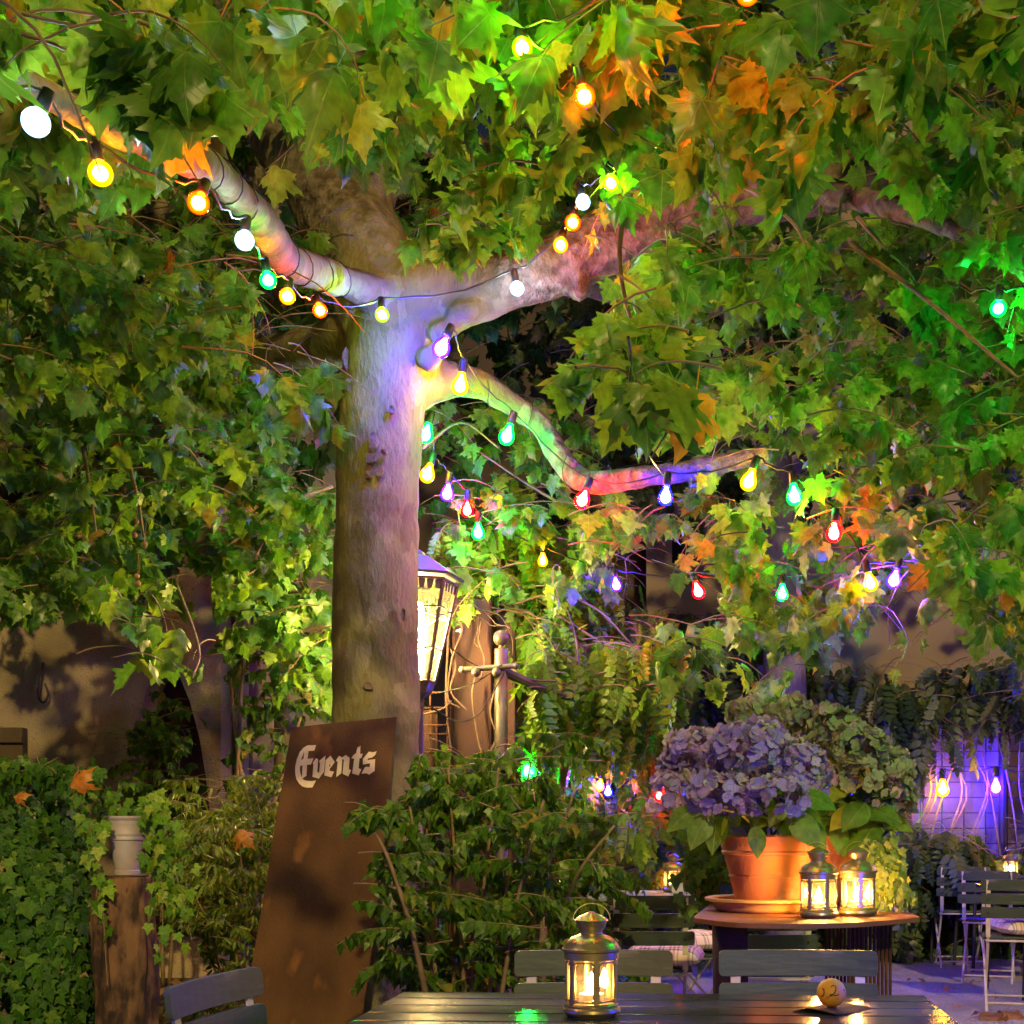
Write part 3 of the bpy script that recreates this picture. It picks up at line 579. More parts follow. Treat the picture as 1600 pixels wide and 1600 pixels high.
crown = Leaves(); twigs = MB()
_region = None
def region(lv, tw, x0, x1, y0, y1, d0, d1, n, size, per=(7, 12), length=.55, rnd=None, face=(0, -.75, .3), droop=1.15, jit=.85, off=.5, dirs=None, spread=.65, grid=True, tr=.0045):
    """n leafy twigs spread evenly (jittered grid) over a part of the crown"""
    k = max(1, round(math.sqrt(n*(x1-x0)/max(1, (y1-y0))))); rows = max(1, math.ceil(n/k)); made = 0
    cells = [(i, j) for i in range(k) for j in range(rows)]; random.shuffle(cells)
    for (i, j) in cells[:n]:
        x = x0+(i+random.random())*(x1-x0)/k; y = y0+(j+random.random())*(y1-y0)/rows; d = random.uniform(d0, d1)
        a = random.uniform(0, 2*math.pi); L = length*random.uniform(.7, 1.25)
        dr = Vector(dirs) if dirs else Vector((math.cos(a), math.sin(a)*.7, random.uniform(-.1, .5)))
        p = P(x, y, d)-dr.normalized()*L*.35+Vector((0, 0, L*.3))
        spray(lv, tw, p, dr, L, random.randint(*per), size, Vector(face), droop, spread, rnd, tr=tr, jit=jit, off=off)
S = .118
# near leaves over the viewer
region(crown, twigs, -60, 430, -70, 130, 2.9, 4.0, 30, S*1.15)
region(crown, twigs, 420, 1080, -80, 110, 3.3, 4.6, 38, S*1.1)
region(crown, twigs, 960, 1450, 60, 260, 3.4, 4.6, 26, S*1.08)
region(crown, twigs, 1380, 1660, -70, 40, 2.4, 2.9, 8, S)
region(crown, twigs, 660, 790, 335, 395, 5.0, 5.4, 4, S*1.05, length=.3)
region(crown, twigs, 800, 1060, 170, 290, 3.9, 4.8, 12, S*1.05)
region(crown, twigs, 960, 1120, 290, 500, 4.8, 5.8, 12, S)
region(crown, twigs, 850, 1060, 470, 560, 3.6, 4.0, 4, S*1.1, length=.4)
region(crown, twigs, 890, 1110, 600, 690, 3.0, 3.3, 4, S*1.1, length=.3, per=(4, 6))
region(crown, twigs, 0, 300, 130, 330, 3.6, 5.0, 16, S*1.05)
region(crown, twigs, 60, 250, 60, 150, 2.5, 2.75, 8, S*1.05, length=.35)
region(crown, twigs, 450, 750, 120, 230, 4.2, 5.6, 16, S*1.05)
# right
region(crown, twigs, 1040, 1640, 390, 700, 4.8, 6.8, 70, S*.98)
region(crown, twigs, 1080, 1480, 640, 930, 5.8, 7.4, 52, S*1.0)
region(crown, twigs, 1440, 1680, 600, 980, 4.4, 5.8, 32, S*.95)
region(crown, twigs, 1500, 1680, 100, 600, 4.4, 6, 23, S)
region(crown, twigs, 700, 1000, 780, 930, 7.4, 8.6, 35, S*1.0)
region(crown, twigs, 680, 900, 630, 800, 7.4, 9.0, 24, S*.9)
region(crown, twigs, 900, 1120, 800, 880, 6.9, 7.8, 12, S)
region(crown, twigs, 1040, 1230, 930, 1070, 6.0, 7.0, 12, S)
region(crown, twigs, 1230, 1440, 900, 1010, 6.2, 7.2, 14, S)
region(crown, twigs, 1440, 1680, 930, 1000, 5.2, 6.4, 8, S)
# left
region(crown, twigs, -60, 520, 360, 620, 5.2, 7.6, 116, S)
region(crown, twigs, -60, 470, 590, 810, 6.2, 8.2, 84, S)
region(crown, twigs, 350, 530, 780, 1010, 7.3, 8.2, 38, S*.95)
region(crown, twigs, 440, 520, 980, 1080, 7.3, 7.8, 6, S*.9)
region(crown, twigs, -60, 270, 790, 930, 6.6, 8.2, 42, S)
region(crown, twigs, -60, 180, 890, 960, 6.4, 7.6, 16, S)
region(crown, twigs, 150, 260, 930, 1050, 5.6, 6.0, 6, S*1.25, length=.3, per=(3, 5))
region(crown, twigs, 270, 330, 1000, 1050, 6.2, 6.6, 3, S, length=.3, per=(3, 5))
# upper depth
region(crown, twigs, -100, 1700, -150, 380, 6.6, 9.5, 262, S*1.05, per=(9, 13))
region(crown, twigs, 1080, 1680, 60, 480, 5.6, 8.6, 70, S, per=(8, 12))
region(crown, twigs, 640, 1100, 230, 420, 7.2, 9.0, 46, S, rnd=(.6, .35))
# overhead, out of the frame: unseen leaves added to shade the deeper crown
region(crown, twigs, -500, 2000, -650, -90, 3.6, 7.0, 170, S*1.2)
crown.build('crown', L_TOP, T_PLANE, tree)
# longer bare twigs seen between the leaves
for pts in [[(975, 330, 4.6), (968, 400, 4.55), (980, 480, 4.5), (1005, 540, 4.45)], [(1110, 280, 5.6), (1180, 300, 5.4), (1240, 350, 5.3), (1265, 400, 5.2)], [(1060, 450, 5.2), (1063, 530, 5.15)], [(1340, 340, 5.2), (1385, 390, 5.1)],
            [(195, 700, 6.4), (215, 780, 6.3), (225, 840, 6.3)], [(130, 700, 6.6), (140, 760, 6.5), (150, 830, 6.4)], [(520, 760, 7.6), (440, 790, 7.5), (360, 850, 7.4), (330, 860, 7.4)], [(440, 790, 7.5), (400, 870, 7.4), (385, 930, 7.4)], [(270, 900, 7.2), (310, 1010, 6.4), (300, 1060, 6.0)],
            [(1330, 380, 5), (1450, 470, 4.6), (1590, 590, 4.2)], [(900, 800, 7.6), (830, 760, 7.7), (740, 700, 7.8)], [(660, 700, 7.4), (720, 660, 7.4), (780, 700, 7.3)]]:
    c = catmull([P(*p) for p in pts], 5); twigs.tube(c, lerp_list([.011, .005], len(c)), 6)
twigs.build('twigs', twig_m, tree, world=True, smooth=True)
sb = MB()
for (x, y) in [(213, 815), (210, 836), (226, 850), (214, 900), (216, 912)]: sb.sphere(P(x, y, 6.2), .014, 10); sb.tube([P(x, y, 6.2), P(x+3, y-40, 6.2)], .0015, 4)
sb.build('seed_balls', mat('seed_ball', (.28, .15, .05), rough=.9), tree, world=True, smooth=True)

# ------------------------------------------------------------------ trees and climbers behind
def back_tree(label, trunk_pts, radii, regs, m, size, group):
    p0 = P(*trunk_pts[0]); t = thing('plane_tree', label, 'tree', (p0.x, p0.y, 0), group=group)
    k = MB(); limb(k, trunk_pts, radii, n=12); k.build('trunk', bark, t, world=True, smooth=True)
    lv = Leaves(); tw_ = MB()
    for r_ in regs: region(lv, tw_, *r_, size)
    lv.build('crown', m, T_PLANE, t); tw_.build('twigs', twig_m, t, world=True)
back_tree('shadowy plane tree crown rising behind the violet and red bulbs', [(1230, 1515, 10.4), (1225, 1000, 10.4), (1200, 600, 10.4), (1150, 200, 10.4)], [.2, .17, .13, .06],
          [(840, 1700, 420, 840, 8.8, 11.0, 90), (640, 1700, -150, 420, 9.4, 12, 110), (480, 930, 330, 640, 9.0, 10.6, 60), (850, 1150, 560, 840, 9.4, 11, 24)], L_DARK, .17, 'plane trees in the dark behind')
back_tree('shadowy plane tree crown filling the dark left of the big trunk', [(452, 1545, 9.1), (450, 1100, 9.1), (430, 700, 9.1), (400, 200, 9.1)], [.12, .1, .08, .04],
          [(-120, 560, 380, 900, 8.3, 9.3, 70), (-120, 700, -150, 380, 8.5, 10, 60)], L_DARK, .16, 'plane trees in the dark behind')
# ------------------------------------------------------------------ climber in the middle, on rusted posts
V = Vector
t = thing('rusted_post', 'broad rust red steel post wrapped in dry vines beside street lantern', 'post', (P(738, 1290, 7.9).x, 7.9, 0))
q = MB(); c = [(738, 1600), (738, 1150), (736, 1000), (734, 932)]
xs0 = [px(706, 7.9), px(768, 7.9)]
q.box(((xs0[0]+xs0[1])/2, 7.95, pz(935, 7.9)/2), (xs0[1]-xs0[0], .1, pz(935, 7.9))); q.build('post_body', rust_red, t, world=True, bevel=.012)
q = MB(); q.box((xs0[1]+.07, 8.08, pz(955, 8)/2), (.13, .1, pz(955, 8))); q.build('rear_flange', rust_red, t, world=True, bevel=.008)
q = MB()
for z in (pz(987, 7.9),): q.tube([V((xs0[0]+.06, 7.89, z)), V((xs0[0]+.06, 7.85, z))], .012, 8)
q.tube([V((xs0[0]+.03, 7.86, pz(987, 7.9))), V((xs0[0]+.07, 7.86, pz(987, 7.9)))], .008, 8); q.build('bolt', mat('steel_bolt', (.4, .36, .3), rough=.4, metal=.8), t, world=True)
t = thing('rusted_post', 'narrow rusted post close behind the tree trunk under lantern', 'post', (px(668, 7.9), 7.9, 0))
q = MB(); q.box((px(668, 7.9), 7.98, pz(1112, 7.9)/2), (.11, .08, pz(1112, 7.9))); q.build('post_body', rust_red, t, world=True, bevel=.008)
q = MB(); q.box((px(668, 7.9), 7.98, pz(1112, 7.9)+.006), (.13, .1, .012)); q.build('cap_plate', rust_red, t, world=True)
t = thing('wire_trellis', 'rusty square wire mesh between tree trunk and rust red post', 'trellis', (px(685, 7.8), 7.8, 0))
q = MB()
for x in (652, 672, 699, 703): q.tube([V((px(x, 7.8), 7.8, 0)), V((px(x, 7.8), 7.8, pz(1060, 7.8)))], .006, 5)
q.build('upright_wires', rust, t, world=True)
q = MB()
for y in (1082, 1106, 1133, 1147, 1175, 1200, 1240, 1280, 1320): q.tube([V((px(640, 7.8), 7.79, pz(y, 7.8))), V((px(706, 7.8), 7.79, pz(y, 7.8)))], .005, 5)
q.build('cross_wires', rust, t, world=True)
wm = thing('wisteria', 'lush climber with feathery leaves and bare winding vines over rust posts', 'climber', (px(860, 8.3), 8.3, 0))
vn = MB(); lv = Leaves(); dv = MB()
for k in range(7):                                    # woody stems up to the top
    a = [P(820+random.uniform(-60, 90), 1560, 8.2+random.uniform(-.2, .3)), P(830+random.uniform(-60, 60), 1300, 8.3), P(840+random.uniform(-60, 60), 1100, 8.3), P(830+random.uniform(-110, 120), 960+random.uniform(-30, 30), 8.2)]
    c = catmull(a, 6); vn.tube(c, lerp_list([.03, .012], len(c)), 7)
for k in range(34):                                   # dry tangle round the post's head
    x, y, d = random.uniform(708, 780), random.uniform(932, 965), random.uniform(7.8, 8.1); pts = [P(x, y, d)]
    dr = V((random.uniform(-.4, 1), random.uniform(-.3, .3), random.uniform(-.2, .8))).normalized()
    for i in range(6): dr = (dr+rvec()*.35+V((.05, 0, -.18))).normalized(); pts.append(pts[-1]+dr*random.uniform(.05, .1))
    c = catmull(pts, 3); dv.tube(c, lerp_list([.0045, .0025], len(c)), 4, cap=False)
for pts in [[(708, 960, 7.8), (700, 1000, 7.75), (712, 1040, 7.75), (704, 1080, 7.72), (730, 1110, 7.72)], [(712, 965, 7.8), (722, 985, 7.75), (706, 1030, 7.72), (700, 1090, 7.74), (718, 1106, 7.74)], [(752, 970, 7.8), (748, 1000, 7.8), (757, 1030, 7.8), (751, 1060, 7.8)],
            [(742, 1060, 7.78), (738, 1090, 7.76), (746, 1150, 7.76), (755, 1185, 7.74)], [(655, 1118, 7.6), (690, 1108, 7.65), (705, 1095, 7.7)], [(700, 1000, 7.72), (697, 1100, 7.74), (706, 1180, 7.74)], [(780, 1060, 7.8), (766, 1110, 7.8), (775, 1150, 7.8), (764, 1180, 7.75)],
            [(790, 1050, 7.6), (830, 1062, 7.5), (870, 1065, 7.5)], [(800, 1045, 7.7), (850, 1085, 7.6), (880, 1110, 7.6)], [(880, 930, 8.1), (900, 1000, 7.9), (905, 1070, 7.8), (910, 1120, 7.7)], [(870, 960, 8), (950, 1010, 7.9), (1000, 1040, 7.8)],
            [(800, 945, 7.9), (860, 930, 7.9), (930, 950, 7.9), (990, 1010, 7.9)], [(690, 850, 7.9), (780, 900, 8), (860, 950, 8)]]:
    c = catmull([P(*p) for p in pts], 6); dv.tube(c, lerp_list([.008, .005], len(c)), 6, noise=.2)
region(lv, vn, 690, 830, 820, 915, 7.9, 8.8, 36, .21, per=(5, 8), length=.4, off=.05)
region(lv, vn, 800, 1000, 880, 1060, 7.9, 8.9, 70, .21, per=(6, 9), length=.45, off=.05)
region(lv, vn, 830, 1050, 1010, 1180, 7.5, 8.6, 80, .21, per=(6, 9), length=.45, off=.05)
region(lv, vn, 770, 1060, 1150, 1330, 7.8, 9.0, 60, .21, per=(6, 9), length=.4, off=.05)
region(lv, vn, 560, 1070, 1290, 1500, 8.0, 9.0, 50, .21, per=(6, 9), length=.4, off=.05)
lv.build('foliage', L_WIST, T_COMP, wm); vn.build('stems', twig_m, wm, world=True, smooth=True); dv.build('dry_vines', dry_twig_m, wm, world=True, smooth=True)

# ------------------------------------------------------------------ dark hedge of climbers at the back
hg = thing('climber_hedge', 'tall dark hedge of climbing leaves along the back of the gravel', 'hedge', (px(1300, 11.2), 11.2, 0))
lv = Leaves(); vn = MB()
for (x0, x1, y0, y1, d0, d1, n) in [(940, 1260, 960, 1130, 10.6, 11.4, 70), (1240, 1700, 1050, 1150, 10.4, 11.2, 80), (1260, 1400, 1120, 1260, 10.6, 11.1, 34), (1400, 1480, 1130, 1215, 10.5, 11, 22), (1480, 1700, 1120, 1175, 10.6, 11.1, 24), (1590, 1680, 1150, 1330, 10.7, 11.1, 14),
                                    (1000, 1700, 1350, 1490, 10.6, 11.3, 110), (1380, 1540, 1300, 1370, 10.5, 11.1, 30), (1240, 1420, 1250, 1380, 10.8, 11.3, 34), (880, 1060, 1280, 1440, 10.4, 11.3, 30), (1580, 1680, 1300, 1380, 11, 11.3, 8)]:
    region(lv, vn, x0, x1, y0, y1, d0, d1, n, .30, per=(5, 8), length=.5, off=.05, droop=1.1)
for k in range(13):
    x = random.uniform(1405, 1640); a = [P(x+random.uniform(-20, 20), 1470, 11.2), P(x+random.uniform(-25, 25), 1330, 11.2), P(x+random.uniform(-40, 40), 1230, 11.25), P(x+random.uniform(-60, 60), 1130, 11.2)]
    c = catmull(a, 5); vn.tube(c, lerp_list([.013, .004], len(c)), 5)
lv.build('foliage', L_HEDGE, T_COMP, hg); vn.build('stems', twig_m, hg, world=True)
tr = thing('wire_trellis', 'dark wire lattice in front of the violet lit garden wall', 'trellis', (px(1500, 11.3), 11.3, 0))
q = MB()
for y in range(1150, 1420, 24): q.tube([V((px(1400, 11.35), 11.35, pz(y, 11.35))), V((px(1680, 11.35), 11.35, pz(y, 11.35)))], .005, 4)
q.build('cross_wires', mat('dark_wire', (.03, .025, .03), rough=.5), tr, world=True)
q = MB()
for x in range(1404, 1680, 34): q.tube([V((px(x, 11.34), 11.34, 0)), V((px(x, 11.34), 11.34, pz(1140, 11.34)))], .006, 4)
for x in (1566, 1410): q.tube([V((px(x, 11.3), 11.3, 0)), V((px(x, 11.3), 11.3, pz(1130, 11.3)))], .035, 8)
q.build('uprights', MATS['dark_wire'], tr, world=True)

# ------------------------------------------------------------------ shrub in front of the trunk
def shrub(name, label, cat, base, stems, regs, lm, tp, size, per=(10, 15), length=.32, off=.05, droop=.6, group=None, face=(0, -.8, .7), stem_r=(.014, .005), jit=.55, tr=.0035):
    t = thing(name, label, cat, (base[0], base[1], 0), group=group); lv = Leaves(); st = MB()
    for pts in stems:
        c = catmull([P(*p) for p in pts], 6); st.tube(c, lerp_list(list(stem_r), len(c)), 7)
    for r_ in regs: region(lv, st, *r_, size, per=per, length=length, off=off, droop=droop, face=face, jit=jit, tr=tr)
    lv.build('foliage', lm, tp, t); st.build('stems', twig_m, t, world=True, smooth=True)
    return t
B = lambda x, d: (px(x, d), d)
stems = []
for (x, xt, yt, d) in [(690, 660, 1190, 5.6), (705, 720, 1230, 5.7), (720, 780, 1200, 5.6), (740, 830, 1190, 5.7), (735, 700, 1200, 5.5), (770, 900, 1230, 5.7), (760, 850, 1250, 5.4), (800, 960, 1290, 5.6), (690, 640, 1260, 5.4)]:
    stems.append([(x, 1690, d), (x+(xt-x)*.25, 1560, d), (x+(xt-x)*.6, 1380, d), (xt, yt, d)])
stems.append([(680, 1640, 5.2), (650, 1480, 5.0), (610, 1350, 4.95), (575, 1280, 4.95)])
shrub('shrub', 'dense leafy shrub between the tree trunk and the slatted table', 'shrub', B(730, 5.6), stems,
      [(650, 700, 1190, 1300, 5.5, 5.8, 12), (690, 800, 1190, 1290, 5.4, 6.2, 24), (790, 900, 1180, 1280, 5.5, 6.3, 22), (640, 860, 1270, 1420, 5.2, 6.3, 52), (620, 860, 1410, 1560, 5.2, 6.2, 52), (850, 960, 1290, 1430, 5.6, 6.4, 22), (860, 900, 1420, 1480, 5.4, 6, 6),
       (565, 625, 1268, 1310, 4.9, 5.05, 6), (600, 660, 1340, 1420, 4.9, 5.2, 8), (600, 670, 1420, 1540, 5, 5.3, 9)], L_SHRUB, T_SHRUB, .066, per=(20, 28), droop=.9, face=(0, -.6, .6), jit=.8)
# fine leaved arching shrub left of the sign
stems = [[(380, 1690, 6.4), (370, 1500, 6.4), (350, 1330, 6.4), (310, 1270, 6.3)], [(385, 1690, 6.4), (385, 1450, 6.4), (372, 1320, 6.4), (345, 1250, 6.3)], [(390, 1690, 6.5), (400, 1400, 6.5), (410, 1300, 6.5), (400, 1245, 6.5)], [(375, 1690, 6.4), (340, 1500, 6.3), (315, 1420, 6.2), (298, 1400, 6.2)]]
shrub('shrub', 'fine leaved pale green shrub arching left of the rusted sign', 'shrub', B(410, 6.0), stems,
      [(290, 450, 1240, 1330, 6.2, 6.9, 40), (280, 440, 1310, 1400, 6.1, 6.9, 50), (280, 420, 1380, 1480, 6.1, 6.8, 46), (310, 400, 1470, 1600, 6.0, 6.6, 26)], L_FINE, T_NARROW, .062, per=(30, 42), length=.30, droop=.5, face=(0, -.6, .8), jit=.8, stem_r=(.008, .003), tr=.0022)
shrub('bush', 'low dark bush standing in front of the pointed arch', 'bush', B(255, 8.7), [[(255, 1540, 8.7), (250, 1350, 8.7), (240, 1180, 8.7)], [(265, 1540, 8.7), (275, 1350, 8.7), (280, 1180, 8.7)]],
      [(195, 300, 1150, 1300, 8.4, 8.9, 46), (225, 300, 1110, 1160, 8.5, 8.8, 10), (200, 330, 1290, 1420, 8.3, 8.9, 40), (155, 180, 1140, 1200, 9.1, 9.3, 5)], L_SHRUB, T_SHRUB, .075, length=.3)
shrub('bush', 'tall thin stemmed dark bush against dim wall right of the arch', 'bush', B(385, 8.3), [[(372, 1560, 8.4), (370, 1300, 8.4), (376, 1100, 8.4), (390, 960, 8.4)], [(400, 1560, 8.4), (395, 1300, 8.4), (372, 1180, 8.4), (360, 1060, 8.4)], [(400, 1560, 8.3), (420, 1300, 8.3), (445, 1200, 8.3), (470, 1120, 8.3)]],
      [(375, 510, 990, 1130, 8.2, 8.8, 36), (370, 470, 1110, 1200, 8.2, 8.8, 14), (330, 460, 1220, 1320, 8.0, 8.8, 32), (300, 470, 1310, 1500, 7.6, 8.8, 50)], L_SHRUB, T_SHRUB, .075, length=.3, stem_r=(.022, .01))

# ------------------------------------------------------------------ ivy mound, stump and bucket at lower left
def ivy_shell(lv, centre, rad, n, size, amin=-1.2, amax=1.2, top=True):
    c = V(centre)
    for _ in range(n):
        u = rvec().normalized()
        if u.y > .45: u.y = -u.y
        bump = 1+.06*math.sin(5*u.x+3*u.z)+.05*math.sin(11*u.z+7*u.x)-.16*random.random()**2
        p = c+V((u.x*rad[0], u.y*rad[1], u.z*rad[2]))*bump
        if p.z < .05: continue
        nrm = V((u.x/rad[0], u.y/rad[1], u.z/rad[2])).normalized()
        tip = V((random.uniform(-.5, .5), 0, -1))+rvec()*.25
        lv.add(p, tip, nrm*1.2+rvec()*.35+V((0, -.2, .3)), size*random.uniform(.55, 1.2))
def ivy_trail(lv, tw, pts, n, size, spread=.03):
    c = catmull(pts, 8)
    cut = [i for i, q_ in enumerate(c) if blocked(q_, V((0, 0, -1)), .01)]
    if cut: c = c[:max(2, cut[0])]
    tw.tube(c, .002, 4, cap=False)
    for k in range(n):
        p = random.choice(c)+rvec()*spread
        lv.add(p, V((random.uniform(-.6, .6), -.2, -1)), V((random.uniform(-.5, .5), -1, .5))+rvec()*.4, size*random.uniform(.6, 1.2))
iv = thing('ivy', 'mound of dark green ivy spilling down beside the tree stump', 'ivy', (px(60, 5.0), 5.0, 0))
lv = Leaves(); st = MB()
ivy_shell(lv, (px(20, 5.2), 5.2, .55), (.42, .42, .95), 3600, .060)
ivy_shell(lv, (px(100, 5.15), 5.15, .42), (.17, .26, .82), 1500, .055)
ivy_shell(lv, (px(-130, 5.2), 5.2, .42), (.5, .5, .84), 1500, .06)
for k in range(24):
    x = random.uniform(-40, 160); yy = 1188+.004*(x-60)**2; ivy_trail(lv, st, [P(x, yy+25, 4.95), P(x+random.uniform(-20, 20), yy+10, 4.9), P(x+random.uniform(-25, 25), yy+random.uniform(-14, 20), 4.9)], 5, .055, .02)
st.tube(catmull([V((px(40, 5.2), 5.2, 0)), V((px(30, 5.2), 5.2, .7)), V((px(45, 5.2), 5.2, 1.4))], 5), .03, 7)
lv.build('foliage', L_IVY, T_IVY, iv); st.build('stems', twig_m, iv, world=True)
sx, sdp = px(196, 5.0), 5.0; sz = pz(1366, 5.0)
stp = thing('tree_stump', 'rough brown tree stump carrying the grey bucket', 'stump', (sx, sdp, 0))
q = MB(); rg = [random.uniform(0, 6) for _ in range(4)]; from mathutils import noise as mnoise
prof = [(.17, 0), (.14, .06), (.125, .14)]+[(.118-.012*k/24, .14+(sz-.16)*k/24) for k in range(1, 25)]+[(.10, sz-.008), (.0, sz-.012)]
def stump_wob(a, z):
    v_ = Vector((math.cos(a)*1.6, math.sin(a)*1.6, z*2.2)); w_ = Vector((math.cos(a)*5, math.sin(a)*5, z*4))
    return 1+.20*mnoise.noise(v_+Vector((3, 1, 7)))+.13*mnoise.noise(w_)+.05*mnoise.noise(w_*3.1)
q.lathe(prof, 72, wob=lambda a, z: stump_wob(a, z) if z < sz-.02 else 1+.05*math.sin(5*a))
q.build('stump_body', rough_bark, stp, smooth=True)
q = MB(); q.lathe([(.085, sz-.011), (.10, sz-.004), (.0, sz-.003)], 30, wob=lambda a, z: 1+.05*math.sin(4*a)); q.build('cut_top', mat('cut_wood', (.26, .15, .08), (.16, .09, .05), scale=14, rough=.85), stp)
bk = thing('bucket', 'dented grey zinc bucket on the stump with ivy growing over', 'bucket', (sx+.005, sdp, sz-.004), scale=1.0)
zinc = mat('dull_zinc', (.52, .45, .40), (.38, .32, .28), scale=7, detail=7, rough=.6, metal=.1, bump=.15, bscale=25)
q = MB(); q.lathe([(.0, .006), (.043, 0), (.049, .003), (.049, .018), (.045, .022), (.061, .135), (.067, .139), (.068, .148), (.066, .152), (.069, .158), (.070, .166), (.068, .171), (.076, .205), (.078, .214), (.085, .220), (.087, .225), (.086, .231), (.080, .231), (.076, .2), (.0, .195)], 36); q.build('bucket_body', zinc, bk, smooth=True, sharp=40)
q = MB(); q.tube([V((.088*math.cos(a), .088*math.sin(a)*.25-.03, .226+.032*math.sin(a))) for a in np.linspace(0, math.pi, 14)], .003, 6); q.build('handle', zinc, bk)
ib = thing('ivy', 'light green trailing ivy hanging from the zinc bucket', 'ivy', (sx, sdp, sz+.2))
lv = Leaves(); st = MB()
for k in range(22):
    x = random.uniform(160, 232); ivy_trail(lv, st, [P(x, 1280, 5.0), P(x+random.uniform(-20, 20), 1255, 4.98), P(x+random.uniform(-30, 35), 1235+random.uniform(-15, 15), 4.96)], 9, .05, .02)
for (xe, ye, n) in [(262, 1330, 22), (275, 1400, 30), (245, 1420, 30), (285, 1450, 30), (255, 1490, 26), (240, 1360, 26), (300, 1470, 22), (268, 1300, 16), (232, 1440, 14)]:
    ivy_trail(lv, st, [P(215, 1275, 5.0), P(240+random.uniform(-8, 20), 1268+random.uniform(-8, 14), 4.95), P((xe+250)/2, (1290+ye)/2-15, 4.93), P(xe, ye, 4.95)], n, .048, .028)
for (xs, xe, ye, n) in [(160, 140, 1330, 16), (165, 150, 1400, 16), (150, 165, 1470, 9), (150, 168, 1540, 8)]:
    ivy_trail(lv, st, [P(xs, 1280, 4.9), P(xs-8, 1300, 4.86), P((xs+xe)/2, (1300+ye)/2, 4.84), P(xe, ye, 4.84)], n, .05, .02)
lv.build('foliage', L_IVY2, T_IVY, ib); st.build('stems', twig_m, ib, world=True)
def dry_leaf(label, p, size, tip, nor, m=None):
    lf = Leaves(); c = thing('fallen_leaf', label, 'leaf', tuple(p)); lf.add(p, tip, nor, size, random.random(), True); lf.build('blade', m or L_DRY, [T_PLANE[6]], c); return c
dry_leaf('orange dry leaf lying on top of the ivy mound', P(118, 1232, 4.7), .085, (.5, -.2, .7), (.2, -1, .4), L_ORANGE)
dry_leaf('small orange leaf caught on the ivy at frame edge', P(24, 1248, 4.68), .05, (.7, -.2, .3), (.1, -1, .4), L_ORANGE)
dry_leaf('orange dry leaf caught in the fine leaved shrub', P(372, 1302, 5.6), .085, (.7, -.2, -.5), (.2, -1, .4), L_ORANGE)
for lab, x, y, s in [('brown curled leaf lying nearest on the pale gravel', 1532, 1594, .2), ('darker brown leaf beside another on the pale gravel', 1568, 1592, .17)]:
    d = EYE*F/(y-HY); p = P(x, y, d); p.z = .03; dry_leaf(lab, p, s, (1, .2, .1), (.1, -.4, 1))
lit = Leaves()
for _ in range(260):
    x, y = random.uniform(-3.2, -.2), random.uniform(4.3, 8.6); lit.add((x, y, .075+random.random()*.03), rvec(), V((0, 0, 1))+rvec()*.5, random.uniform(.05, .12))
o = lit.build('leaf_litter', L_DRY, T_PLANE); o['kind'] = 'stuff'; o['label'] = 'dry brown leaves scattered over the planting bed'
lit = Leaves()
for _ in range(160):
    x, y = random.uniform(.6, 5), random.uniform(7, 11.3); lit.add((x, y, .015+random.random()*.01), rvec(), V((0, 0, 1))+rvec()*.4, random.uniform(.025, .06))
o = lit.build('gravel_litter', L_DRY, T_IVY); o['kind'] = 'stuff'; o['label'] = 'small dry leaves scattered over the pale gravel'
# ------------------------------------------------------------------ rusted sign leaning on the trunk
S0, SK = 5.66, .425                                   # foot of the sign and its lean (metres back per metre up)
def on_sign(x, y, off=0.0):
    k = (HY-y)/F; d = (S0+SK*EYE)/(1-SK*k); p = P(x, y, d); n_ = V((0, -1, SK)).normalized(); return p+n_*off
sg = thing('sign_board', 'tall leaning rust brown steel board with pale blackletter word Events', 'sign', (px(452, S0), S0, 0))
out = [(455, 1137), (537, 1128), (620, 1120), (613, 1190), (605, 1270), (593, 1385), (580, 1490), (566, 1590), (551, 1690), (362, 1697), (378, 1600), (400, 1470), (415, 1385), (428, 1300), (441, 1225)]
q = MB(); A_ = [on_sign(*p) for p in out]; B_ = [on_sign(*p, -.008) for p in out]; k = len(out)
q.v = [tuple(p) for p in A_+B_]; q.f = [list(range(k))[::-1], list(range(k, 2*k))]+[[i, (i+1) % k, k+(i+1) % k, k+i] for i in range(k)]
q.build('board', rust, sg, world=True)
GL = {'E': [[(470, 155), (330, 160), (265, 195), (200, 270), (150, 390), (122, 520), (122, 620), (140, 720), (190, 800), (250, 850), (320, 865), (410, 862), (470, 745), (400, 755), (320, 750), (265, 735), (240, 716), (310, 665), (318, 485), (385, 478), (428, 375), (330, 385), (345, 255), (440, 250)],
            [(268, 260), (262, 380), (222, 405)], [(205, 502), (245, 495), (235, 688), (212, 640), (198, 560)]],
      'v': [[(470, 375), (505, 395), (490, 600), (520, 620), (535, 470), (522, 420), (628, 330), (600, 605), (515, 715), (410, 685), (425, 480), (416, 450)]],
      'e': [[(712, 330), (782, 440), (695, 555), (700, 585), (770, 598), (725, 693), (608, 662), (628, 410)], [(690, 470), (713, 492), (690, 530)]],
      'n': [[(850, 335), (905, 360), (965, 320), (1030, 370), (1015, 555), (1055, 575), (1005, 680), (912, 632), (935, 400), (908, 390), (890, 625), (805, 690), (830, 440), (800, 415)]],
      't': [[(1160, 200), (1210, 168), (1205, 300), (1248, 300), (1225, 372), (1195, 378), (1180, 540), (1225, 560), (1178, 660), (1070, 628), (1105, 385), (1060, 375), (1085, 330), (1135, 290)]],
      's': [[(1480, 258), (1455, 320), (1400, 365), (1335, 378), (1325, 405), (1455, 390), (1445, 585), (1355, 648), (1300, 625), (1225, 635), (1280, 530), (1310, 515), (1360, 525), (1370, 460), (1250, 480), (1250, 385), (1350, 265), (1420, 275)]]}
q = MB()
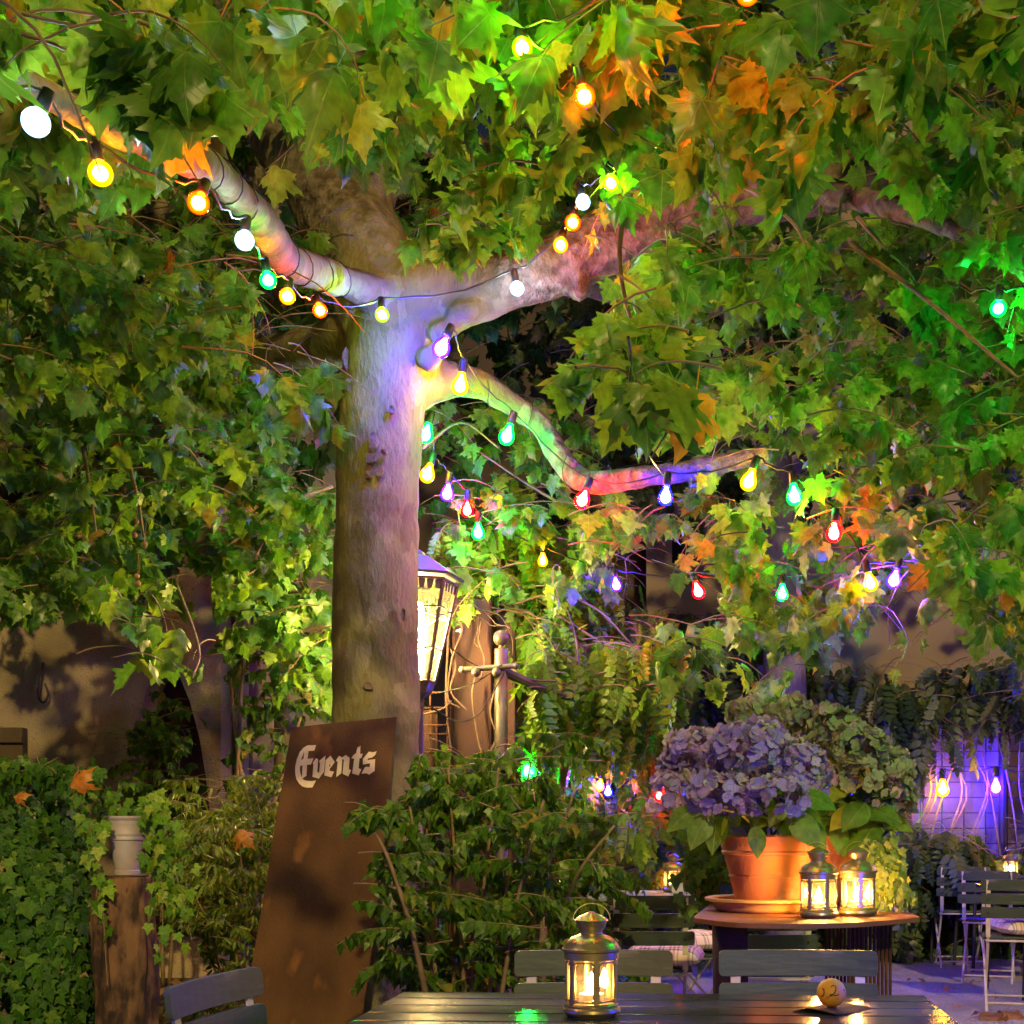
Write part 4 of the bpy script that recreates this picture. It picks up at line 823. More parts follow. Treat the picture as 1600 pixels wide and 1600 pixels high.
for ch, polys in GL.items():
    cv = bpy.data.curves.new('tmp', 'CURVE'); cv.dimensions = '2D'; cv.fill_mode = 'BOTH'
    for poly in polys:
        s = cv.splines.new('POLY'); s.points.add(len(poly)-1); s.use_cyclic_u = True
        for p, (a, b) in zip(s.points, poly): p.co = (a/1000, -b/1000, 0, 1)
    o = bpy.data.objects.new('tmp', cv); COL.objects.link(o); dg = bpy.context.evaluated_depsgraph_get(); dg.update()
    me = bpy.data.meshes.new_from_object(o.evaluated_get(dg)); k = len(q.v)
    for v in me.vertices: q.v.append(tuple(on_sign(450+v.co.x*1000/10.667, 1150-v.co.y*1000/10.667, .003)))
    for p in me.polygons: q.f.append([i+k for i in p.vertices])
    bpy.data.objects.remove(o); bpy.data.curves.remove(cv)
q.build('lettering', mat('pale_lettering', (.78, .64, .40), (.70, .55, .33), scale=30, rough=.7), sg, world=True)

# ------------------------------------------------------------------ furniture
green_paint = mat('dark_green_slats', (.028, .048, .028), (.050, .066, .036), scale=9, detail=9, rough=.45, rough2=.62, bump=.25, bscale=40, stretch=(.2, 1, 1), c3=(.13, .12, .085), s3=26)
cream_metal = mat('cream_metal', (.62, .54, .44), (.50, .43, .35), scale=14, rough=.5)
table_paint = mat('table_paint', (.020, .026, .038), (.034, .040, .052), scale=7, detail=8, rough=.13, rough2=.24, bump=.08, bscale=60, stretch=(.12, 1, 1), spec=.3, c3=(.09, .085, .08), s3=55)  # slight blue put in for the cast of the coloured bulbs
iron = mat('dark_iron', (.04, .04, .042), rough=.5, metal=.6)
def plaid_mat(name, base, ca, cb, f=7.0):
    m, n, l = _mat(name); b = n['Principled BSDF']; b.inputs['Roughness'].default_value = .9
    tc = n.new('ShaderNodeTexCoord'); sp = n.new('ShaderNodeSeparateXYZ'); l.new(tc.outputs['Object'], sp.inputs[0]); cols = []
    for i in (0, 1):
        mu = n.new('ShaderNodeMath'); mu.operation = 'MULTIPLY_ADD'; mu.inputs[1].default_value = f; mu.inputs[2].default_value = 10.2; l.new(sp.outputs[i], mu.inputs[0])
        fr = n.new('ShaderNodeMath'); fr.operation = 'FRACT'; l.new(mu.outputs[0], fr.inputs[0])
        rp = n.new('ShaderNodeValToRGB'); rp.color_ramp.interpolation = 'CONSTANT'; e = rp.color_ramp.elements
        st = [(0, base), (.10, ca), (.18, base), (.24, ca), (.29, base), (.46, cb), (.53, base), (.60, cb), (.67, base), (.74, cb), (.80, base)]
        while len(e) < len(st): e.new(.5)
        for q_, (p_, c) in zip(e, st): q_.position = p_; q_.color = (*c, 1)
        l.new(fr.outputs[0], rp.inputs[0]); cols.append(rp.outputs[0])
    mx = n.new('ShaderNodeMix'); mx.data_type = 'RGBA'; mx.inputs[0].default_value = .5; l.new(cols[0], mx.inputs[6]); l.new(cols[1], mx.inputs[7]); l.new(mx.outputs[2], b.inputs['Base Color'])
    return m
plaid = plaid_mat('plaid_cloth', (.72, .60, .48), (.06, .07, .06), (.42, .08, .07))
def rounded(w, h, r, n=4):
    pts = []
    for cx_, cy_, a0 in ((w/2-r, h/2-r, 0), (-w/2+r, h/2-r, 90), (-w/2+r, -h/2+r, 180), (w/2-r, -h/2+r, 270)):
        for i in range(n+1): a = R(a0+90*i/n); pts.append((cx_+r*math.cos(a), cy_+r*math.sin(a)))
    return pts
def back_slat(mb, z, h, y, w, bow, lean, t=.014):
    rr = .014; vs = []; fs = []; ends = [0, .0012, .0035, .007, .0105, .014]
    xs = [-w/2+e for e in ends]+list(np.linspace(-w/2+.05, w/2-.05, 9))+[w/2-e for e in ends[::-1]]; nx = len(xs)
    for x in xs:
        x = float(x); e = min(x+w/2, w/2-x); cut = rr-math.sqrt(max(0, rr*rr-(rr-min(e, rr))**2)) if e < rr else 0
        yy = y+bow*(1-(2*x/w)**2)
        for zz, dy in ((-h/2+cut, 0), (h/2-cut, 0), (h/2-cut, t), (-h/2+cut, t)): vs.append((x, yy+dy+lean*zz, z+zz))
    for i in range(nx-1):
        for k in range(4): fs.append((i*4+k, i*4+(k+1) % 4, i*4+4+(k+1) % 4, i*4+4+k))
    fs += [(0, 1, 2, 3), tuple(nx*4-4+i for i in range(4))[::-1]]
    mb.add(vs, fs)
CH = {}
def chair(label, loc, rz, slats=3, group=None, width=.42):
    """folding beer garden chair facing local -Y: wooden back and seat slats on a flat metal scissor frame"""
    key = (slats, width)
    if key in CH:
        o = copy_tree(CH[key]); o.location = loc; o.rotation_euler = (0, 0, rz); o['label'] = label
        if group: o['group'] = group
        return o
    t = thing('folding_chair', label, 'chair', (0, 0, 0), 0, group)
    q = MB(); zs = [.784, .698, .612]
    for z in zs: back_slat(q, z, .068, .180+(z-.45)*.12, width, .022, .12)
    q.build('backrest', green_paint, t, bevel=.003)
    q = MB()
    for i in range(6): q.box((0, -.165+i*.062, .452), (width-.02, .05, .016))
    q.build('seat', green_paint, t, bevel=.003)
    for s in (-1, 1):
        q = MB(); x = s*.165
        def flat(pts, w=.026, th=.006, x=x):
            for a, b in zip(pts[:-1], pts[1:]):
                a = V((x, *a)); b = V((x, *b)); d_ = (b-a); ln = d_.length; ang = math.atan2(-d_.y, d_.z)
                q.box((a+b)/2, (w, th, ln+.004), rot=(ang, 0, 0))
        flat([(.243, .812), (.212, .60), (.198, .46)]); q.tube([V((x, .198, .47)), V((x, .15, .40)), V((x, .02, .22)), V((x, -.15, .0))], [.009, .009, .009, .009], 7)
        q.build('front_leg', cream_metal, t)
        q = MB(); q.tube([V((x*1.06, -.15, .44)), V((x*1.06, -.02, .28)), V((x*1.06, .13, .14)), V((x*1.06, .24, 0))], .009, 7); q.build('rear_leg', cream_metal, t)
    q = MB()
    q.tube([V((-.175, -.10, .06)), V((.175, -.10, .06))], .007, 6); q.tube([V((-.175, .20, .05)), V((.175, .20, .05))], .007, 6); q.tube([V((-.17, .19, .435)), V((.17, .19, .435))], .007, 6); q.tube([V((-.175, -.15, .437)), V((.175, -.15, .437))], .007, 6)
    for s in (-1, 1): q.tube([V((s*.175, -.16, .437)), V((s*.175, .19, .437))], .007, 6)
    q.build('stretcher', cream_metal, t)
    q = MB()
    for s in (-1, 1):
        for z in zs: q.sphere((s*.165, .180+(z-.45)*.12+.034, z), .006, 8)
    q.build('screws', iron, t)
    CH[key] = t; t.location = loc; t.rotation_euler = (0, 0, rz); XF[t.name] = Matrix.Translation(V(loc)) @ Matrix.Rotation(rz, 4, 'Z')
    return t
CU = []
def cushion(label, loc, rz, group='plaid seat cushions', size=.40, h=.075):
    if CU:
        o = CU[0].copy(); COL.objects.link(o); o.location = loc; o.rotation_euler = (random.uniform(-.05, .05), random.uniform(-.05, .05), rz); o['label'] = label; return o
    n_ = 22; q = MB(); vs = []; fs = []
    for sgn in (1, -1):
        for i in range(n_):
            for j in range(n_):
                u = -1+2*i/(n_-1); w = -1+2*j/(n_-1); pin = 1-.10*(abs(u)*abs(w))**2-.05*(1-u*u)*(w*w)-.05*(1-w*w)*u*u
                z = sgn*h*max(0, (1-u**4)*(1-w**4))**.55*(1+.06*math.sin(5*u+2*w)+.05*math.sin(7*w-3*u))
                vs.append((u*size/2*pin, w*size/2*pin, z*(.85 if sgn > 0 else .55)+.045))
    for s in (0, 1):
        o_ = s*n_*n_
        for i in range(n_-1):
            for j in range(n_-1): fs.append((o_+i*n_+j, o_+(i+1)*n_+j, o_+(i+1)*n_+j+1, o_+i*n_+j+1))
    q.add(vs, fs); o = q.build('cushion', plaid, None, smooth=True); tag(o, label, 'cushion', group); o.location = loc; o.rotation_euler = (0, 0, rz); CU.append(o)
    o.data.name = 'cushion'; return o
def slat_table(label, loc, rz, w, d, h=.74, ns=7, group=None, paint=None, gap=.008):
    t = thing('slatted_table', label, 'table', loc, rz, group)
    q = MB(); sw = (d+gap)/ns-gap
    for i in range(ns): q.box((0, -d/2+sw/2+i*(sw+gap), h-.013), (w, sw, .026))
    q.build('tabletop', paint or table_paint, t, bevel=.004)
    q = MB()
    for y in (-d/2+.05, d/2-.05): q.box((0, y, h-.046), (w-.12, .02, .036))
    for x in (-w/2+.08, w/2-.08): q.box((x, 0, h-.046), (.02, d-.14, .036))
    q.build('frame', iron, t)
    for sx_ in (-1, 1):
        for sy in (-1, 1):
            q = MB(); q.tube([V((sx_*(w/2-.09), sy*(d/2-.08), h-.03)), V((sx_*(w/2-.06), sy*(d/2-.05), 0))], .014, 8); q.build('leg', iron, t)
    return t
slat_table('dark slatted garden table in front with lantern and numbered ball on top', (.03, 2.72, 0), R(-3.0), 1.275, .82)
G1 = 'folding chairs drawn up to the front table'
chair('dark green folding chair behind the front table, partly hidden by the lantern', (px(930, 3.4), 3.17, 0), R(1), 3, G1)
chair('dark green folding chair behind the front table, right of the lantern beside rebar legs', (px(1243, 3.4), 3.17, 0), R(-1.5), 3, G1)
chair('turned folding chair with blue tinged slats at the front table beside the ivy', (-.705, 2.78, 0), R(81), 3, G1)
G2 = 'folding chairs farther back'
c3 = chair('folding chair seen from behind with three dark slats and pale bars', (px(1017, 6.1), 6.32, 0), R(180), 3, G2)
cushion('puffy plaid cushion on the chair seen from behind, beside rusted table', (px(1030, 6.2)+.03, 6.30, .462), R(-8))
chair('folding chair half hidden under the rusted table below the big pot', (px(1208, 5.9), 6.14, 0), R(180), 3, G2)
cushion('plaid cushion on the chair under the rusted table', (px(1205, 5.9), 6.12, .462), R(4))
chair('folding chair turned sideways left of the rusted table post, with slumped cushion', (px(1085, 7.0), 7.05, 0), R(-75), 3, G2)
cushion('slumped plaid cushion on the sideways chair behind rusted table corner', (px(1085, 7.0), 7.03, .462), R(20))
GX = 'dining tables farther back'
slat_table('pale green topped table behind the three slatted chair', (px(1030, 7.9), 7.75, 0), R(4), .95, .75, .74, 6, GX, mat('green_table_paint', (.16, .22, .19), (.22, .26, .22), scale=6, rough=.35))
chair('folding chair far right nearest on the gravel, with plaid cushion', (px(1598, 7.9), 8.1, 0), R(168), 3, G2)
cushion('plaid cushion on the nearest right hand gravel chair', (px(1606, 7.9)+.02, 8.1, .462), R(12))
slat_table('blue glinting table behind the nearest right hand chair', (px(1640, 8.8), 8.75, 0), R(8), .8, .7, .74, 6, GX, table_paint)
chair('folding chair on gravel second from the right edge', (px(1555, 9.4), 9.55, 0), R(160), 3, G2)
slat_table('blue glinting table carrying the far lantern', (px(1568, 10.3), 10.35, 0), R(3), .75, .6, .74, 6, GX, table_paint)
chair('farthest folding chair standing by the dark hedge on gravel', (px(1505, 10.4), 10.55, 0), R(175), 3, G2)
chair('folding chair at right frame edge beyond the blue table', (px(1625, 10.0), 9.75, 0), R(200), 3, G2)
slat_table('low lit olive topped table by the hedge, left of far chairs', (px(1480, 11.0), 11.0, 0), R(5), .5, .4, .74, 4, GX, mat('olive_table_paint', (.2, .19, .10), rough=.4))

# near table: lantern, ball on a plate
brass = mat('aged_brass', (.58, .48, .28), (.42, .34, .19), scale=18, detail=7, rough=.25, rough2=.42, metal=.85, bump=.12, bscale=50)
pane_m = glass_mat('dusty_pane', (.98, .95, .88), gloss=.05, dust=.02)
flame_m = emit_mat('flame', (1.0, .48, .11), 1500)
wax_m = None
def wax():
    m, n, l = _mat('wax'); b = n['Principled BSDF']; b.inputs['Base Color'].default_value = (.85, .75, .58, 1); b.inputs['Roughness'].default_value = .5
    b.inputs['Emission Color'].default_value = (1, .62, .28, 1); b.inputs['Emission Strength'].default_value = .2; return m  # faint emission stands in for flame light inside the wax
wax_m = wax(); star_m = mat('candlelit_star', (.85, .45, .25), rough=.35, metal=.6)  # bright star tone stands in for candlelight through the star holes
LT = []
def candle_lantern(label, loc, rz, scale=1.0, group='candle lanterns on the tables'):
    if LT:
        o = copy_tree(LT[0]); o.location = loc; o.rotation_euler = (0, 0, rz); o.scale = (scale,)*3; o['label'] = label; return o
    t = thing('candle_lantern', label, 'lantern', (0, 0, 0), 0, group); q = MB()
    q.lathe([(.0, .004), (.050, .004), (.052, 0), (.054, .003), (.060, .006), (.063, .011), (.062, .017), (.058, .021), (.0585, .025), (.055, .029), (.0, .029)], 36); q.build('base', brass, t, smooth=True, sharp=35)
    for k in range(6):
        a = R(30+60*k+14); q = MB(); M = Matrix.Rotation(a, 4, 'Z') @ Matrix.Translation((.0545, 0, .0755))
        q.box((0, 0, 0), (.006, .011, .096), M); q.box((-.001, 0, .040), (.007, .020, .008), M); q.box((-.001, 0, -.040), (.007, .020, .008), M); q.build('post', brass, t, bevel=.001)
        a2 = R(60*k+14+60); q = MB(); M = Matrix.Rotation(a2, 4, 'Z') @ Matrix.Translation((.0462, 0, .0755)); q.box((0, 0, 0), (.0012, .0475, .090), M); q.build('pane', pane_m, t)
    q = MB()
    for k in range(6):
        M = Matrix.Rotation(R(60*k+14+60), 4, 'Z') @ Matrix.Translation((.0478, 0, 0))
        for z in (.034, .117): q.box((0, 0, z), (.003, .048, .003), M)
        for y in (-.0215, .0215): q.box((0, y, .0755), (.003, .003, .083), M)
    q.build('pane_frames', brass, t)
    q = MB(); q.lathe([(.055, .122), (.0585, .123), (.059, .138), (.063, .141), (.0635, .146), (.060, .149), (.057, .156), (.050, .164), (.040, .171), (.027, .175), (.0235, .178), (.0235, .183), (.030, .190), (.0325, .199), (.034, .203)], 36); q.build('roof', brass, t, smooth=True, sharp=45)
    q = MB(); q.lathe([(.034, .2035), (.0365, .2045), (.0365, .2065), (.033, .209), (.022, .2165), (.008, .2215), (.005, .224), (.0, .2245)], 36, wob=lambda a, z: 1+(.035*math.cos(12*a) if z > .207 else 0)); q.build('cap', brass, t, smooth=True, sharp=45)
    q = MB(); st_ = [(.0045*(1 if i % 2 == 0 else .42)*math.cos(R(90+36*i)), .0045*(1 if i % 2 == 0 else .42)*math.sin(R(90+36*i))) for i in range(10)]
    for k in range(8):
        a = R(45*k+8); M = Matrix.Rotation(a, 4, 'Z') @ Matrix.Translation((.0548, 0, .1622)) @ Matrix.Rotation(R(42), 4, 'Y') @ Matrix.Rotation(R(90), 4, 'Z'); q.prism(st_, .0012, M)
    q.build('stars', star_m, t)
    q = MB(); q.tube([V((.040*math.cos(a), .012+.028*math.sin(a)*.55, .206+.034*math.sin(a))) for a in np.linspace(0, math.pi, 18)], .0011, 5); q.build('handle', brass, t)
    q = MB(); q.lathe([(.0, .0292), (.027, .0292), (.027, .046), (.025, .048), (.0, .046)], 24); cd = q.build('candle', wax_m, t, smooth=True, sharp=40)
    q = MB(); q.lathe([(1e-6, .048), (.008, .052), (.0115, .060), (.0095, .072), (.0045, .086), (1e-6, .094)], 12); q.build('flame', flame_m, cd, smooth=True)
    LT.append(t); t.location = loc; t.rotation_euler = (0, 0, rz); t.scale = (scale,)*3
    return t
cl0 = candle_lantern('brass candle lantern with star cut dome on the front table', (px(924, 2.76), 2.76, .7405), R(0))
ball = thing('table_number_ball', 'small yellow wooden ball with a black hand written 2', 'ball', (px(1299, 2.84), 2.84, .7405+.006+.0325))
q = MB(); q.sphere((0, 0, 0), .0325, 32); q.build('ball_body', mat('ochre_wood', (.55, .28, .05), (.45, .21, .035), scale=25, detail=7, rough=.55, c3=(.25, .12, .03), s3=120, bump=.15, bscale=200), ball, smooth=True)
q = MB()
def on_ball(u, w): a, b = u, w; return V((math.sin(a)*math.cos(b), -math.cos(a)*math.cos(b), math.sin(b)))*.0328
for stroke in ([(-.16, .52), (-.05, .64), (.12, .62), (.2, .45), (.12, .22), (-.05, .02), (-.2, -.1), (-.24, -.02), (-.1, .02), (.1, -.06), (.3, -.02), (.36, .05)], [(-.85, .38), (-.7, .3), (-.66, .08), (-.74, -.12), (-.9, -.16)], [(-.46, -.17), (-.43, -.15)], [(.86, .3), (.92, .22)]):
    c = catmull([on_ball(*s) for s in stroke], 5); q.tube(c, .0011, 6)
q.build('number_mark', mat('black_ink', (.015, .012, .01), rough=.6), ball)
pl = thing('coaster', 'thin bent rusty square plate under the numbered ball', 'coaster', (px(1300, 2.84), 2.84, .7405), R(40))
q = MB(); n_ = 9; vs = []
for k in (0, .0025):
    for i in range(n_):
        for j in range(n_):
            u, w = -1+2*i/(n_-1), -1+2*j/(n_-1); vs.append((u*.062, w*.062, .0035+k+.004*(u*u-w*w)*1.0))
fs = []
for s in (0, 1):
    for i in range(n_-1):
        for j in range(n_-1): fs.append((s*81+i*n_+j, s*81+(i+1)*n_+j, s*81+(i+1)*n_+j+1, s*81+i*n_+j+1))
e_ = [i*n_ for i in range(n_)]+[(n_-1)*n_+j for j in range(1, n_)]+[i*n_+n_-1 for i in range(n_-2, -1, -1)]+[j for j in range(n_-2, 0, -1)]
for a, b in zip(e_, e_[1:]+e_[:1]): fs.append((a, b, 81+b, 81+a))
q.add(vs, fs); q.build('plate', rust, pl)

# ------------------------------------------------------------------ rusted table with pots and lanterns
RT = .866
rt = thing('rusted_table', 'rusted steel table with rebar legs carrying the hydrangea pot and lanterns', 'table', (px(1260, 4.2), 4.2, 0))
front = [V((px(1085, 3.93), 3.93)), V((px(1150, 3.74), 3.74)), V((px(1250, 3.70), 3.70)), V((px(1340, 3.75), 3.75)), V((px(1437, 3.95), 3.95))]
poly = [V((p.x, p.y)) for p in catmull([V((a.x, a.y, 0)) for a in front], 5)]+[V((px(1436, 4.0), 4.0)), V((px(1372, 4.95), 4.95)), V((px(1120, 4.95), 4.95)), V((px(1084, 4.0), 4.0))]
q = MB(); q.prism([(p.x, p.y) for p in poly], .014, Matrix.Translation((0, 0, RT-.014))); q.build('tabletop', mat('rusted_top', (.24, .085, .03), (.13, .045, .02), scale=5, detail=9, rough=.5, rough2=.75, bump=.25, bscale=80), rt, world=True)
q = MB(); c = [(px(1140, 4.3), 4.3)]
q.lathe([(.07, 0), (.062, .2), (.058, .5), (.06, RT-.015)], 14, Matrix.Translation((px(1142, 4.25), 4.25, 0)), wob=lambda a, z: 1+.06*math.sin(3*a+6*z)); q.build('wooden_post', mat('post_wood', (.13, .055, .025), (.07, .03, .015), scale=9, rough=.85, bump=.6, stretch=(1, 1, .2)), rt, world=True, smooth=True)
q = MB(); nb = 11
for i in range(nb):
    x = px(1316+i*7.2, 4.15); yb = 4.0+i*.012; zt = RT-.02
    pts = [V((x, yb, 0)), V((x, yb, zt-.05)), V((x+.004, yb+.01, zt-.012)), V((x+.004, yb+.05, zt-.006)), V((x+.002, yb+.46, zt-.006)), V((x, yb+.5, zt-.03)), V((x, yb+.5, 0))]
    q.tube(catmull(pts, 4), .0055, 6)
q.box((px(1316+36, 4.15), 4.06, .30), (.17, .006, .008)); q.build('rebar_legs', rust, rt, world=True)
candle_lantern('bright candle lantern touching the big terracotta pot', (px(1279, 3.95), 3.95, RT+.0005), R(8), .97)
candle_lantern('bright candle lantern at the right end of the rusted table', (px(1340, 4.04), 4.04, RT+.0005), R(-14), .97)
terra = mat('terracotta', (.50, .17, .055), (.40, .125, .04), scale=4, detail=8, rough=.75, bump=.2, bscale=70, c3=(.58, .33, .20), s3=7)
saucer_m = mat('pale_terracotta', (.62, .36, .11), (.54, .29, .085), scale=6, detail=6, rough=.7)
def pot(label, loc, s, group='terracotta pots'):
    t = thing('terracotta_pot', label, 'pot', loc, 0, group)
    q = MB(); q.lathe([(a*s, b*s) for a, b in [(0, 0), (.100, 0), (.104, .004), (.128, .098), (.1315, .100), (.1315, .106), (.130, .108), (.148, .172), (.154, .175), (.156, .182), (.153, .187), (.1575, .205), (.158, .226), (.160, .232), (.157, .238), (.146, .238), (.144, .20), (0, .20)]], 56); q.build('pot_body', terra, t, smooth=True, sharp=38)
    q = MB(); q.lathe([(.143*s, .201*s), (.08*s, .212*s), (0, .214*s)], 24); q.build('soil', soil, t)
    return t
PD = 4.28
t = thing('saucer', 'wide yellow ochre clay saucer under the big terracotta pot', 'saucer', (px(1198, PD), PD, RT))
q = MB(); q.lathe([(0, .008), (.150, .008), (.158, 0), (.166, .002), (.176, .012), (.182, .026), (.190, .031), (.207, .036), (.2075, .044), (.200, .046), (.186, .040), (.176, .016), (0, .014)], 64); q.build('saucer_body', saucer_m, t, smooth=True, sharp=40)
pot('big terracotta pot of mauve hydrangeas on the rusted table', (px(1200, PD), PD, RT+.0145), 1.0)
pot('second terracotta pot half hidden behind the big one', (px(1268, 4.66), 4.66, RT), 1.06)
FL = [(0, 0), (.20, .10), (.40, .30), (.46, .58), (.36, .84), (.12, .98), (0, .96)]
def floret_template(seed):
    Vp, Tp, Up = leaf_template(FL, [(0, .5), (.2, .5), (-.2, .5)], curl=-.12, fold=-.05, seed=seed); Vs = []; Ts = []; Us = []; k = 0
    for i in range(4):
        a = R(90*i+10*seed); ca, sa = math.cos(a), math.sin(a); Z = Vp.copy(); Z[:, 2] += .18*Z[:, 1]**2-.02*i*0
        M = np.array([[ca, -sa, 0], [sa, ca, 0], [0, 0, 1]]); q_ = Z @ M.T; q_[:, 2] += .02*(i % 2)
        Vs.append(q_); Ts.append(Tp+k); Us.append(np.abs(Up)*.0+np.c_[np.full(len(Up), .3), Up[:, 1]]); k += len(Vp)
    return np.vstack(Vs), np.vstack(Ts).astype(np.int32), np.vstack(Us)
T_FLOR = [floret_template(i) for i in range(3)]
L_MAUVE = leaf_mat('mauve_petal', [(0, (.19, .155, .46)), (.45, (.31, .25, .66)), (.85, (.42, .32, .64)), (1, (.38, .38, .36))], trans=.3, veins=False, rough=.6, tmul=1.1, spec=.2)
L_GREENISH = leaf_mat('faded_petal', [(0, (.19, .24, .16)), (.5, (.26, .32, .19)), (.85, (.34, .28, .30)), (1, (.38, .30, .36))], trans=.3, veins=False, rough=.6, tmul=1.1, spec=.2)
L_PINK = leaf_mat('pink_petal', [(0, (.40, .26, .38)), (1, (.50, .34, .44))], trans=.3, veins=False, rough=.6, tmul=1.1, spec=.2)
def hydrangea(label, base, heads, leaves):
    t = thing('hydrangea', label, 'plant', base, 0, 'potted hydrangeas'); st = MB(); lv = Leaves(); b = V(base)
    for (x, y, d, r, m) in heads:
        c = P(x, y, d); h = Leaves(); rr = r*d/F; n_ = int(120*(rr/.12)**2)+45
        for i in range(n_):
            u = rvec().normalized()
            if u.z < -.55: u.z = -u.z
            rad = rr*(1+.10*math.sin(4*u.x+3*u.z+c.x*9)+random.uniform(-.16, .05)); p = c+V((u.x, u.y, u.z*.85))*rad
            h.add(p, rvec(), u+rvec()*.34, .0225*random.uniform(.75, 1.25), min(1, max(0, random.gauss(.45+.25*u.z, .22))))
        h.build('flower_head', m, T_FLOR, t)
        s0 = b+V((random.uniform(-.05, .05), random.uniform(-.05, .05), 0)); c_ = catmull([s0, s0.lerp(c, .5)+V((0, 0, .02)), c-V((0, 0, rr*.3))], 6); st.tube(c_, .005, 6)
        for k in range(3): e = c_[int(len(c_)*(.35+.2*k))]; lv.add(e, V((random.uniform(-1, 1), random.uniform(-1, .6), random.uniform(-.5, .3))), V((0, -.4, 1))+rvec()*.3, random.uniform(.09, .13))
    for (x, y, d, s_, tip) in leaves:
        lv.add(P(x, y, d), tip, V((random.uniform(-.3, .3), -1, .8)), s_)
    lv.build('foliage', L_HYD, T_HYD, t); st.build('stems', stem_m, t, world=True, smooth=True)
Hm, Hg, Hp = L_MAUVE, L_GREENISH, L_PINK
lvs = [(1130+random.uniform(-40, 130), 1255+random.uniform(-10, 40), random.uniform(4.05, 4.25), random.uniform(.09, .13), (random.uniform(-1, 1), -.4, random.uniform(-1, -.1))) for _ in range(26)]
hydrangea('mauve hydrangea with big round heads in the front terracotta pot', (px(1200, PD), PD, RT+.22),
          [(1090, 1185, 4.25, 55, Hm), (1172, 1178, 4.12, 60, Hm), (1242, 1205, 4.16, 50, Hm), (1058, 1243, 4.2, 44, Hm), (1122, 1248, 4.02, 50, Hm), (1212, 1250, 3.98, 46, Hm), (1165, 1116, 4.5, 27, Hg), (1060, 1205, 4.3, 34, Hm), (1265, 1235, 4.1, 26, Hm)],
          lvs+[(1105, 1270, 4.0, .12, (-.5, -.3, -1)), (1160, 1265, 3.98, .12, (.1, -.4, -1)), (1190, 1260, 3.98, .14, (.5, -.3, -.8)), (1240, 1270, 4.0, .13, (.6, -.3, -.8)), (1250, 1240, 4.0, .12, (1, -.2, -.3)), (1085, 1262, 4.02, .11, (-.9, -.2, -.7)), (1180, 1292, 4.0, .09, (.2, -.4, -1)), (1222, 1292, 4.0, .09, (.3, -.4, -.8))])
lvs = [(1290+random.uniform(-60, 90), 1240+random.uniform(-60, 60), random.uniform(4.45, 4.7), random.uniform(.10, .14), (random.uniform(-1, 1), -.5, random.uniform(-1, .2))) for _ in range(40)]
hydrangea('greenish fading hydrangea in the pot behind, leaning right', (px(1268, 4.66), 4.66, RT+.23),
          [(1238, 1124, 4.7, 40, Hg), (1305, 1140, 4.6, 44, Hg), (1345, 1172, 4.5, 46, Hg), (1385, 1205, 4.55, 44, Hg), (1345, 1215, 4.45, 38, Hg), (1395, 1248, 4.6, 36, Hg), (1272, 1215, 4.45, 34, Hp), (1262, 1158, 4.75, 34, Hg), (1365, 1262, 4.6, 30, Hg)], lvs)
# trailing plant at the table's right end, a drooping one at the left corner
tp_ = thing('trailing_plant', 'small feathery green plant drooping over the rusted table end', 'plant', (px(1385, 4.3), 4.3, RT)); lv = Leaves(); st = MB()
for k in range(20):
    x = random.uniform(1362, 1408); ivy_trail(lv, st, [P(1365, 1400, 4.35), P(x-5, 1335+random.uniform(-30, 20), 4.3), P(x+random.uniform(0, 12), 1360, 4.25), P(x+random.uniform(0, 26), 1425+random.uniform(-30, 10), 4.2)], 26, .032, .015)
lv.build('foliage', L_FINE, T_IVY, tp_); st.build('stems', stem_m, tp_, world=True)
tp_ = thing('trailing_plant', 'dusky leafy plant drooping behind the left edge of the big pot', 'plant', (px(1110, 4.8), 4.8, RT)); lv = Leaves(); st = MB()
for k in range(16):
    x = random.uniform(1075, 1140); ivy_trail(lv, st, [P(1140, 1405, 4.8), P(x, 1310+random.uniform(-20, 10), 4.75), P(x-4, 1350, 4.7), P(x-10, 1395+random.uniform(-30, 10), 4.65)], 20, .05, .03)
lv.build('foliage', L_SHRUB, T_IVY, tp_); st.build('stems', stem_m, tp_, world=True)
# things on the pale green table
gz = .741
t = thing('planter_box', 'low grey box on the pale green table behind', 'box', (px(1080, 7.8), 7.8, gz)); q = MB(); q.box((0, 0, .035), (.24, .14, .07)); q.box((0, 0, .073), (.26, .16, .008)); q.build('box_body', mat('grey_paint', (.40, .40, .40), (.32, .32, .33), scale=10, rough=.5), t, bevel=.006)
t = thing('flower_pot', 'small white flower pot on the grey box behind hydrangeas', 'pot', (px(1092, 7.8), 7.8, gz+.0775)); q = MB(); q.lathe([(0, 0), (.034, 0), (.037, .004), (.05, .10), (.055, .102), (.056, .118), (.050, .118), (.046, .10), (0, .10)], 28); q.build('pot_body', mat('white_glaze', (.62, .60, .58), rough=.35), t, smooth=True, sharp=40)
candle_lantern('small far lantern glowing white through leaves on the green table', (px(1052, 7.9), 7.9, gz), R(10), 1.05)
candle_lantern('far candle lantern on the blue glinting table at right', (px(1579, 10.3), 10.3, gz), R(10), 1.0)

low_m = emit_mat('low_flame', (1.0, .50, .13), 420)
for ch in cl0.children:                               # the candle on the front table burns lower
    for f in ch.children: f.data = f.data.copy(); f.data.materials[0] = low_m
